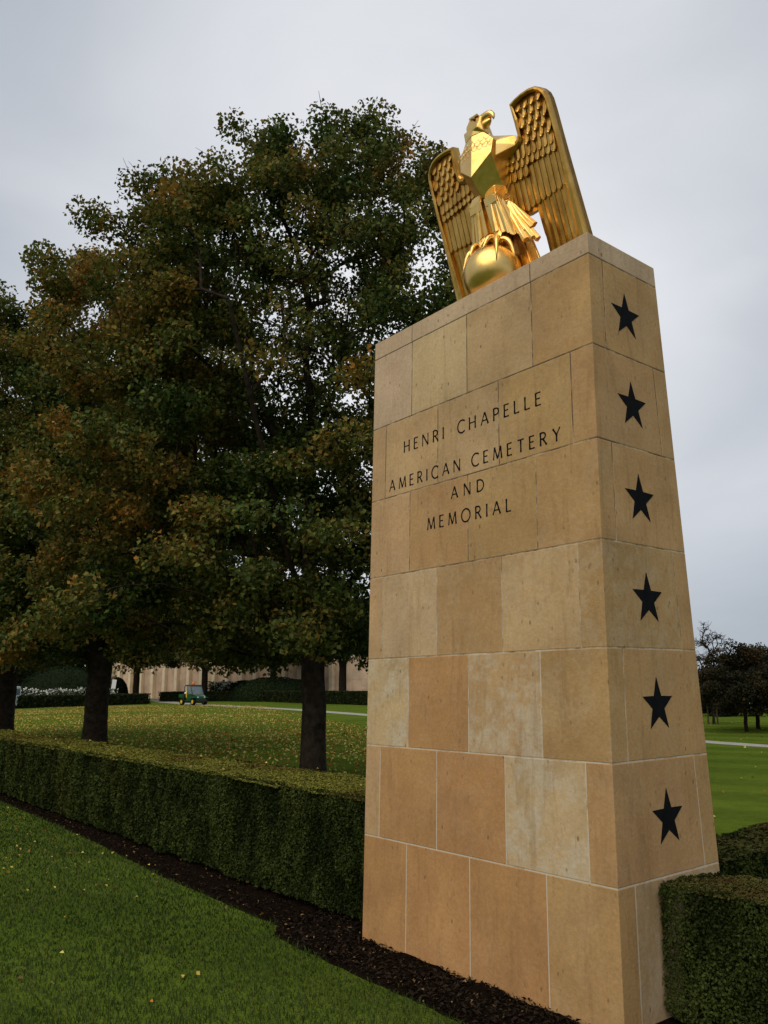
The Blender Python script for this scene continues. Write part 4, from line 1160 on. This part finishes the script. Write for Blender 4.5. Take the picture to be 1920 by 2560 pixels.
# ------------------------------------------------------------------ the memorial behind the far lawn
HCF = ((.012, .019, .006), (.034, .046, .014), (.040, .037, .013))
def seg_hedge(lab, p, q, h, w, seed):
    dx, dy = q[0] - p[0], q[1] - p[1]; L = math.hypot(dx, dy)
    box_hedge('box_hedge', lab, 0, L, 0, w, h, HCF, (.055, .060, .020), dens=.55, lsize=.016, seed=seed, z0=.03, group='far hedges along the memorial', ang=math.atan2(dy, dx), org=p, near=False, faces='FTLR', wob=.06)
seg_hedge('far clipped hedge below the white flowers, left of the green vehicle', (-72.2, 8.5), (-84.2, 33.4), 1.12, 1.6, 11)
seg_hedge('far clipped hedge right behind the green vehicle', dirpt(690, 112)[:2], dirpt(1088, 105)[:2], 1.2, 2.0, 12)
seg_hedge('far clipped hedge seen either side of the near forked trunk', (-84.6, 47.0), (-55, 41.7), 1.22, 1.4, 13)

def mem():
    A = Vector((-134, 44.5, 0)); B = Vector((-70, 62.8, 0))
    d = (B - A).normalized(); L = (B - A).length; ang = math.atan2(d.y, d.x)
    root = thing('memorial_wall', 'long pale stone memorial wall with regular pillars beyond the far hedges', 'building', A, ang)
    bm = bmesh.new()
    box(bm, 0, L, .5, 1.6, 0, 8.0)
    obj('wall', bm, M['wallstone'], root)
    bm = bmesh.new()      # stone courses as shallow proud slabs with open joints
    x = 0; row = 0
    for row in range(6):
        z0, z1 = row * 1.3, row * 1.3 + 1.28
        x = -(row % 2) * 1.1
        while x < L:
            a, b = max(0, x), min(L, x + 2.18)
            if b - a > .2: box(bm, a, b, .455 + random.uniform(0, .008), .49, z0, z1)
            x += 2.2
    obj('stone_facing', bm, M['wallstone'], root)
    n = 20
    for k in range(n):
        x = 1.2 + k * 2.75
        if x > L - 14: break
        bm = bmesh.new()
        box(bm, x - .30, x + .30, -.10, .45, .45, 7.0, .02)
        box(bm, x - .38, x + .38, -.18, .45, .2, .45, .02); box(bm, x - .38, x + .38, -.18, .45, 7.0, 7.25, .02)
        obj('pillar', bm, M['pillarstone'], root)
    bm = bmesh.new(); box(bm, -.3, L + .3, -.45, 1.8, 8.0, 8.6, .04); obj('cornice', bm, M['pillarstone'], root)
    bm = bmesh.new(); box(bm, -6, L + 2, -3.5, .4, 0, .2); obj('terrace_step', bm, M['terrace'], root)
    return root, A, d
root, WA, WD = mem()
def wallpt(cx, off):       # a point in front of the wall seen at column cx
    p = Vector(dirpt(cx, 1)) - Vector((CAM.x, CAM.y, 0)); n = Vector((-WD.y, WD.x, 0))
    t = ((WA - Vector((CAM.x, CAM.y, 0))).dot(n) - off) / p.dot(n)
    q = Vector((CAM.x, CAM.y, 0)) + p * t; q.z = 0
    return q
# dark notice panel on the wall
q = wallpt(976, -.44)
pn = thing('notice_panel', 'small dark notice panel on the memorial wall above white flowers', 'panel', (q.x, q.y, 0), math.atan2(WD.y, WD.x))
bm = bmesh.new(); box(bm, -.55, .55, -.06, -.01, 1.75, 2.75, .01); obj('board', bm, M['dark'], pn)
bm = bmesh.new()
for s in (-1, 1): box(bm, s * .6 - .05, s * .6 + .05, -.07, 0, .2, 2.8, .01)
box(bm, -.55, .55, -.07, 0, 2.75, 2.82, .01); box(bm, -.55, .55, -.07, 0, 1.66, 1.75, .01)
obj('frame', bm, M['dark'], pn)

# rose beds
def rose_bed(lab, p, q, w, h, seed, nfl):
    g = np.random.default_rng(seed)
    dx, dy = q[0] - p[0], q[1] - p[1]; L = math.hypot(dx, dy); ux, uy = dx / L, dy / L
    root = thing('rose_bed', lab, 'flower bed', (p[0], p[1], 0), 0, 'white rose beds')
    n = 7000
    a = g.uniform(0, L, n); b = g.uniform(0, w, n); z = h * (.35 + .65 * g.uniform(0, 1, n) ** .6) * (.75 + .5 * vnoise(np.stack([a * .8, b, a * 0], 1), seed))
    c = np.stack([a * ux - b * uy, a * uy + b * ux, z], 1)
    V, F = leaves(c, rdir(n, g), rdir(n, g) + np.array([0, 0, .5]), np.full(n, .2), np.full(n, .13))
    C = np.array((.025, .042, .012))[None] * g.uniform(.5, 1.6, (n, 1))
    np_mesh('foliage', V, F, M['hedgeleaf'], root, np.repeat(C, 4, 0))
    # blossoms: little clusters of petals
    a = g.uniform(0, L, nfl); b = g.uniform(0, w, nfl) ; z = h * (.62 + .42 * g.uniform(0, 1, nfl)) * (.8 + .4 * vnoise(np.stack([a * .8, b, a * 0], 1), seed))
    c0 = np.stack([a * ux - b * uy, a * uy + b * ux, z + .05], 1)
    c = np.repeat(c0, 5, 0) + g.normal(0, .045, (nfl * 5, 3))
    V, F = leaves(c, rdir(nfl * 5, g), rdir(nfl * 5, g), np.full(nfl * 5, .14), np.full(nfl * 5, .12))
    C = np.array((.88, .87, .78))[None] * g.uniform(.75, 1.05, (nfl * 5, 1))
    tag(np_mesh('blossom', V, F, M['litter'], root, np.repeat(C, 4, 0)), kind='stuff')
    return root
def near(cx, dist): v = dirpt(cx, dist); return (v[0], v[1])
rose_bed('bed of white roses behind the left far hedge', near(85, 84), near(520, 96), 3.0, 1.55, 3, 900)
rose_bed('bed of white roses under the dark notice panel, right of the green vehicle', near(895, 117), near(1045, 111), 2.5, 2.2, 4, 650)

# clipped mounds
def mound(lab, cx, dist, rx, h, seed, dark=1.0, name='clipped_bush'):
    g = np.random.default_rng(seed); p = dirpt(cx, dist)
    root = thing(name, lab, 'bush', p, 0, 'rounded bushes in front of the memorial wall')
    n = 9000
    a = g.uniform(0, 2 * np.pi, n); zt = g.uniform(0, 1, n)
    rr = rx * np.sqrt(np.maximum(0, 1 - zt ** 2.4))
    c = np.stack([np.cos(a) * rr, np.sin(a) * rr * .8, zt * h], 1)
    c *= (1 + .10 * (fbm(c * 1.1 + seed, 2, seed) - .5))[:, None]
    c += g.normal(0, .035, (n, 3)); c[:, 2] = np.maximum(c[:, 2], .03)
    V, F = leaves(c, rdir(n, g), c / np.linalg.norm(c, axis=1, keepdims=True) + rdir(n, g) * .6, np.full(n, .20), np.full(n, .13))
    C = np.array((.018, .032, .012))[None] * g.uniform(.5, 1.7, (n, 1)) * dark
    np_mesh('foliage', V, F, M['hedgeleaf'], root, np.repeat(C, 4, 0))
    bm = bmesh.new(); bmesh.ops.create_uvsphere(bm, u_segments=24, v_segments=12, radius=1.0)
    for v in bm.verts:
        v.co = Vector((v.co.x * rx * .94, v.co.y * rx * .75, max(0, v.co.z) ** .8 * h * .94))
    obj('inner_growth', bm, M['hedgecore'], root)
mound('broad low clipped green bush left of the near forked trunk', 1180, 105, 6.4, 2.9, 31)
mound('smaller rounded dark bush beside the right rose bed', 1055, 112.5, 2.6, 2.6, 32, .7)
mound('rounded dark bush partly hidden by the near forked trunk', 1300, 104, 3.2, 2.6, 35, .8)
mound('wide dark bush behind the left rose bed', 290, 106, 7.0, 4.4, 33, .7)
mound('upright dark bush beside the leaning white sign', 500, 112, 2.0, 3.1, 34, .6)

# ------------------------------------------------------------------ small far things
def wheel(root, x, y, z, r, w):
    o = bpy.data.objects.new('wheel', None); COL.objects.link(o); o.parent = root; o.location = (x, y, z)
    bm = bmesh.new()
    pr = [(.62, -.5), (.92, -.5), (1.0, -.32), (1.0, .32), (.92, .5), (.62, .5)]
    n = 24; rings = []
    for k in range(n):
        a = 2 * math.pi * k / n
        rings.append([bm.verts.new((math.cos(a) * r * q * (1 if (k % 2 or q < 1) else .965), t * w, math.sin(a) * r * q * (1 if (k % 2 or q < 1) else .965))) for q, t in pr])
    for k in range(n):
        a, b = rings[k], rings[(k + 1) % n]
        for i in range(len(pr)): bm.faces.new((a[i], b[i], b[(i + 1) % len(pr)], a[(i + 1) % len(pr)]))
    obj('tyre', bm, M['rubber'], o)
    bm = bmesh.new()
    bmesh.ops.create_cone(bm, cap_ends=True, segments=24, radius1=r * .62, radius2=r * .62, depth=w * .8, matrix=Matrix.Rotation(math.pi / 2, 4, 'X'))
    bmesh.ops.create_cone(bm, cap_ends=True, segments=12, radius1=r * .2, radius2=r * .16, depth=w * 1.0, matrix=Matrix.Rotation(math.pi / 2, 4, 'X'))
    obj('rim', bm, M['yellow'], o)
def utv():
    p = Vector((-74.6, 33.9, 0)); toC = Vector((CAM.x - p.x, CAM.y - p.y)); yaw = math.atan2(toC.y, toC.x) + R_(33)
    root = thing('utility_vehicle', 'small green utility vehicle with yellow wheels and an orange beacon on the path', 'vehicle', p, yaw)
    # x forward, y left
    for x, y in ((1.02, .66), (1.02, -.66), (-.98, .66), (-.98, -.66)): wheel(root, x, y, .33, .33, .28)
    bm = bmesh.new()
    hull(bm, [(.55, s * .62, z) for s in (-1, 1) for z in (.45, 1.02)] + [(1.42, s * .52, z) for s in (-1, 1) for z in (.55, .86)] + [(1.05, s * .60, 1.0) for s in (-1, 1)] + [(1.5, s * .40, .62) for s in (-1, 1)])
    bmesh.ops.bevel(bm, geom=list(bm.edges), offset=.03, segments=2, affect='EDGES')
    for s in (-1, 1):
        box(bm, .62, 1.40, s * .72 - .12, s * .72 + .12, .70, .78, .02)
    box(bm, -.55, .6, -.66, .66, .36, .50, .02)
    obj('body', bm, M['green'], root)
    bm = bmesh.new(); box(bm, 1.40, 1.56, -.60, .60, .34, .52, .03); box(bm, 1.43, 1.53, -.36, .36, .52, .66, .01); box(bm, -1.4, 1.3, -.35, .35, .22, .36, .02)
    obj('bumper', bm, M['dark'], root)
    for s in (-1, 1):
        bm = bmesh.new(); bmesh.ops.create_uvsphere(bm, u_segments=12, v_segments=8, radius=.09, matrix=Matrix.Translation((1.44, s * .38, .76)) @ Matrix.Diagonal((.5, 1.2, .8, 1))); obj('headlight', bm, M['lamp'], root, True)
    bm = bmesh.new()
    for s in (-1, 1):
        tube(bm, [(.86, s * .66, .98), (.42, s * .64, 1.86), (.30, s * .62, 1.93), (-.55, s * .62, 1.93), (-.66, s * .64, 1.80), (-.70, s * .66, .5)], .035, 8)
        tube(bm, [(-.12, s * .66, .5), (-.16, s * .63, 1.92)], .03, 8)
    tube(bm, [(.42, -.64, 1.87), (.42, .64, 1.87)], .03, 8); tube(bm, [(.86, -.66, .98), (.86, .66, .98)], .03, 8); tube(bm, [(-.6, -.62, 1.9), (-.6, .62, 1.9)], .03, 8)
    obj('cab_frame', bm, M['dark'], root)
    bm = bmesh.new(); hull(bm, [(.48, s * .64, 1.90) for s in (-1, 1)] + [(-.66, s * .64, 1.92) for s in (-1, 1)] + [(.38, s * .58, 1.99) for s in (-1, 1)] + [(-.56, s * .58, 2.0) for s in (-1, 1)]); obj('roof', bm, M['dark'], root)
    bm = bmesh.new(); hull(bm, [(x + e, s * .61, z) for s in (-1, 1) for e in (0, .012) for x, z in ((.82, 1.03), (.43, 1.83))]); obj('windscreen', bm, M['glass'], root)
    for s in (-1, 1):
        bm = bmesh.new(); hull(bm, [(x, s * .655 + e, z) for e in (0, .01) for x, z in ((.74, 1.12), (.40, 1.84), (-.10, 1.86), (-.08, 1.12))]); obj('side_window', bm, M['glass'], root)
        bm = bmesh.new(); hull(bm, [(x, s * .66 + e, z) for e in (-.02, .02) for x, z in ((.56, .50), (.60, 1.08), (-.08, 1.08), (-.10, .50))]); obj('door', bm, M['green'], root)
    bm = bmesh.new()
    for y in (-.3, .3): box(bm, -.45, .02, y - .24, y + .24, .62, .78, .05, seg=2); box(bm, -.58, -.42, y - .24, y + .24, .74, 1.32, .05, seg=2)
    obj('seat', bm, M['yellow'], root)
    bm = bmesh.new(); box(bm, -1.62, -.74, -.68, .68, .70, .78, .01)
    for s in (-1, 1): box(bm, -1.62, -.74, s * .68 - .03, s * .68 + .03, .78, 1.06, .01)
    box(bm, -1.64, -1.58, -.68, .68, .78, 1.06, .01); box(bm, -.80, -.74, -.68, .68, .78, 1.10, .01)
    obj('cargo_bed', bm, M['green'], root)
    bm = bmesh.new(); tube(bm, [(-.1, 0, 1.99), (-.1, 0, 2.06), (-.1, 0, 2.16), (-.1, 0, 2.24), (-.1, 0, 2.28)], [.12, .12, .14, .11, .03], 12); obj('beacon', bm, M['orange'], root, True)
    # a white sprayer tank and its folded boom carried on the bed stay things of their own
    tk = thing('sprayer_tank', 'white tank riding on the bed of the green vehicle', 'tank', root.matrix_basis @ Vector((-1.18, 0, .785)), yaw)
    bm = bmesh.new(); tube(bm, [(0, 0, 0), (0, 0, .08), (0, 0, .42), (0, 0, .50), (0, 0, .53), (0, 0, .60)], [.27, .32, .32, .24, .10, .09], 20); obj('tank', bm, M['white'], tk, True)
    bm = bmesh.new(); box(bm, -.36, .36, -.36, .36, -.002, .02, .005); obj('tray', bm, M['dark'], tk)
    bo = thing('spray_boom', 'dark folded boom sticking out behind the green vehicle', 'boom', root.matrix_basis @ Vector((-1.60, 0, .9)), yaw)
    bm = bmesh.new()
    tube(bm, [(-.06, .30, .12), (-.95, 1.5, .22)], .03, 6); tube(bm, [(-.06, .30, -.12), (-.95, 1.5, 0.02)], .03, 6)
    for q in (0.1, .35, .6, .85): tube(bm, [(-.06 - .89 * q, .3 + 1.2 * q, .12 + .1 * q), (-.06 - .89 * q, .3 + 1.2 * q, -.12 + .14 * q)], .02, 6)
    box(bm, -.12, -.045, -.4, .4, -.15, .15, .01)
    obj('boom', bm, M['dark'], bo)
root_m = None
utv_root = None
def basis_fix():
    bpy.context.view_layer.update()
utv()

def person(cx, dist, z):
    p = dirpt(cx, dist)
    root = thing('person', 'person in dark clothing standing by the memorial wall left of the notice panel', 'person', (p[0], p[1], z), R_(-60))
    V = [(0, 0, .95), (0, 0, 1.15), (0, .01, 1.35), (0, .01, 1.48), (0, 0, 1.57), (0, -.01, 1.68), (0, -.01, 1.76)]
    Rr = [(.15, .11), (.14, .11), (.18, .11), (.10, .08), (.055, .055), (.085, .10), (.05, .06)]
    Ed = [(i, i + 1) for i in range(6)]
    def ch(start, pts):
        j = start
        for q, r in pts:
            V.append(q); Rr.append((r, r)); Ed.append((j, len(V) - 1)); j = len(V) - 1
        return j
    for s in (-1, 1):
        ch(0, [((s * .10, 0, .88), .085), ((s * .11, -.01, .50), .060), ((s * .12, .02, .09), .045), ((s * .12, -.12, .035), .040)])
        j = ch(3, [((s * .19, .01, 1.42), .058), ((s * .24, .03, 1.15), .045), ((s * .23, -.05, .90), .034), ((s * .23, -.07, .83), .032)])
        for k in range(4): ch(j, [((s * .23, -.045 - .018 * k, .775), .009), ((s * .225, -.045 - .018 * k, .735 - .006 * (1 if k in (1, 2) else 0)), .008)])
        ch(j, [((s * .215, -.105, .80), .009), ((s * .205, -.115, .77), .008)])
    me = bpy.data.meshes.new('body'); me.from_pydata(V, Ed, []); me.update()
    o = bpy.data.objects.new('body', me); COL.objects.link(o)
    md = o.modifiers.new('skin', 'SKIN'); md.use_smooth_shade = True
    for i, r in enumerate(Rr): me.skin_vertices[0].data[i].radius = r
    me.skin_vertices[0].data[0].use_root = True
    o.modifiers.new('sub', 'SUBSURF').levels = 1
    dg = bpy.context.evaluated_depsgraph_get(); me2 = bpy.data.meshes.new_from_object(o.evaluated_get(dg))
    bpy.data.objects.remove(o)
    o = bpy.data.objects.new('body', me2); COL.objects.link(o); o.parent = root
    me2.materials.clear(); me2.materials.append(M['cloth']); me2.materials.append(M['skin'])
    for f in me2.polygons:
        if f.center.z > 1.53 or (f.center.z < .86 and abs(f.center.x) > .19 and f.center.z > .7): f.material_index = 1
    bm = bmesh.new(); bmesh.ops.create_icosphere(bm, subdivisions=2, radius=1)
    for v in bm.verts: v.co = Vector((v.co.x * .098, .02 + v.co.y * .11, 1.715 + v.co.z * .09))
    bmesh.ops.delete(bm, geom=[v for v in bm.verts if v.co.z < 1.68 and v.co.y < .0], context='VERTS')
    obj('hair', bm, M['hair'], root, True)
person(912, 121.5, .2)

# leaning white sign board, stone finial, white cart at the far left
p = dirpt(485, 101)
sg = thing('sign_board', 'narrow white sign board leaning among the white roses', 'sign', p, R_(60))
bm = bmesh.new(); box(bm, -.24, .24, -.02, .02, .9, 2.75, .01, Matrix.Rotation(R_(6), 4, 'Y')); obj('board', bm, M['white'], sg)
bm = bmesh.new(); box(bm, -.03, .03, .025, .085, -.1, 2.6, .01, Matrix.Rotation(R_(6), 4, 'Y')); obj('post', bm, M['wood'], sg)
p = dirpt(489, 108)
un = thing('stone_urn', 'weathered stone urn on a pedestal behind the leaning white sign', 'urn', p)
bm = bmesh.new(); box(bm, -.32, .32, -.32, .32, 0, .25, .02); box(bm, -.25, .25, -.25, .25, .25, 2.5, .02); box(bm, -.33, .33, -.33, .33, 2.5, 2.65, .02); obj('pedestal', bm, M['tanstone'], un)
bm = bmesh.new()
tube(bm, [(0, 0, 2.65), (0, 0, 2.75), (0, 0, 2.86), (0, 0, 3.1), (0, 0, 3.3), (0, 0, 3.4), (0, 0, 3.5), (0, 0, 3.62), (0, 0, 3.80), (0, 0, 4.0), (0, 0, 4.1)], [.22, .12, .2, .40, .42, .30, .2, .25, .30, .18, .03], 18)
obj('urn', bm, M['tanstone'], un, True)
p = dirpt(60, 82)
vn = thing('white_cart', 'small white cart with a dark window and short mast, beside the left trunk', 'cart', p, R_(-35))
for x, y in ((.45, .42), (.45, -.42), (-.45, .42), (-.45, -.42)):
    bm = bmesh.new(); bmesh.ops.create_cone(bm, cap_ends=True, segments=16, radius1=.2, radius2=.2, depth=.14, matrix=Matrix.Translation((x, y, .2)) @ Matrix.Rotation(math.pi / 2, 4, 'X')); obj('wheel', bm, M['rubber'], vn)
bm = bmesh.new(); hull(bm, [(x, y, z) for y in (-.45, .45) for x, z in ((-.8, .25), (.8, .25), (.85, 1.0), (.62, 1.15), (.45, 1.95), (-.75, 1.98), (-.82, 1.0))]); bmesh.ops.bevel(bm, geom=list(bm.edges), offset=.04, segments=2, affect='EDGES'); obj('body', bm, M['white'], vn)
for s in (-1, 1):
    bm = bmesh.new(); hull(bm, [(x, s * .452 + e, z) for e in (-.005, .006) for x, z in ((.48, 1.2), (.36, 1.75), (-.55, 1.78), (-.58, 1.2))]); obj('window', bm, M['glass'], vn)
bm = bmesh.new(); hull(bm, [(x + e, y, z) for e in (-.004, .012) for y in (-.36, .36) for x, z in ((.625, 1.22), (.495, 1.82))]); obj('windscreen', bm, M['glass'], vn)
bm = bmesh.new(); tube(bm, [(-.1, 0, 1.95), (-.1, 0, 2.5)], .08, 8); obj('mast', bm, M['white'], vn)
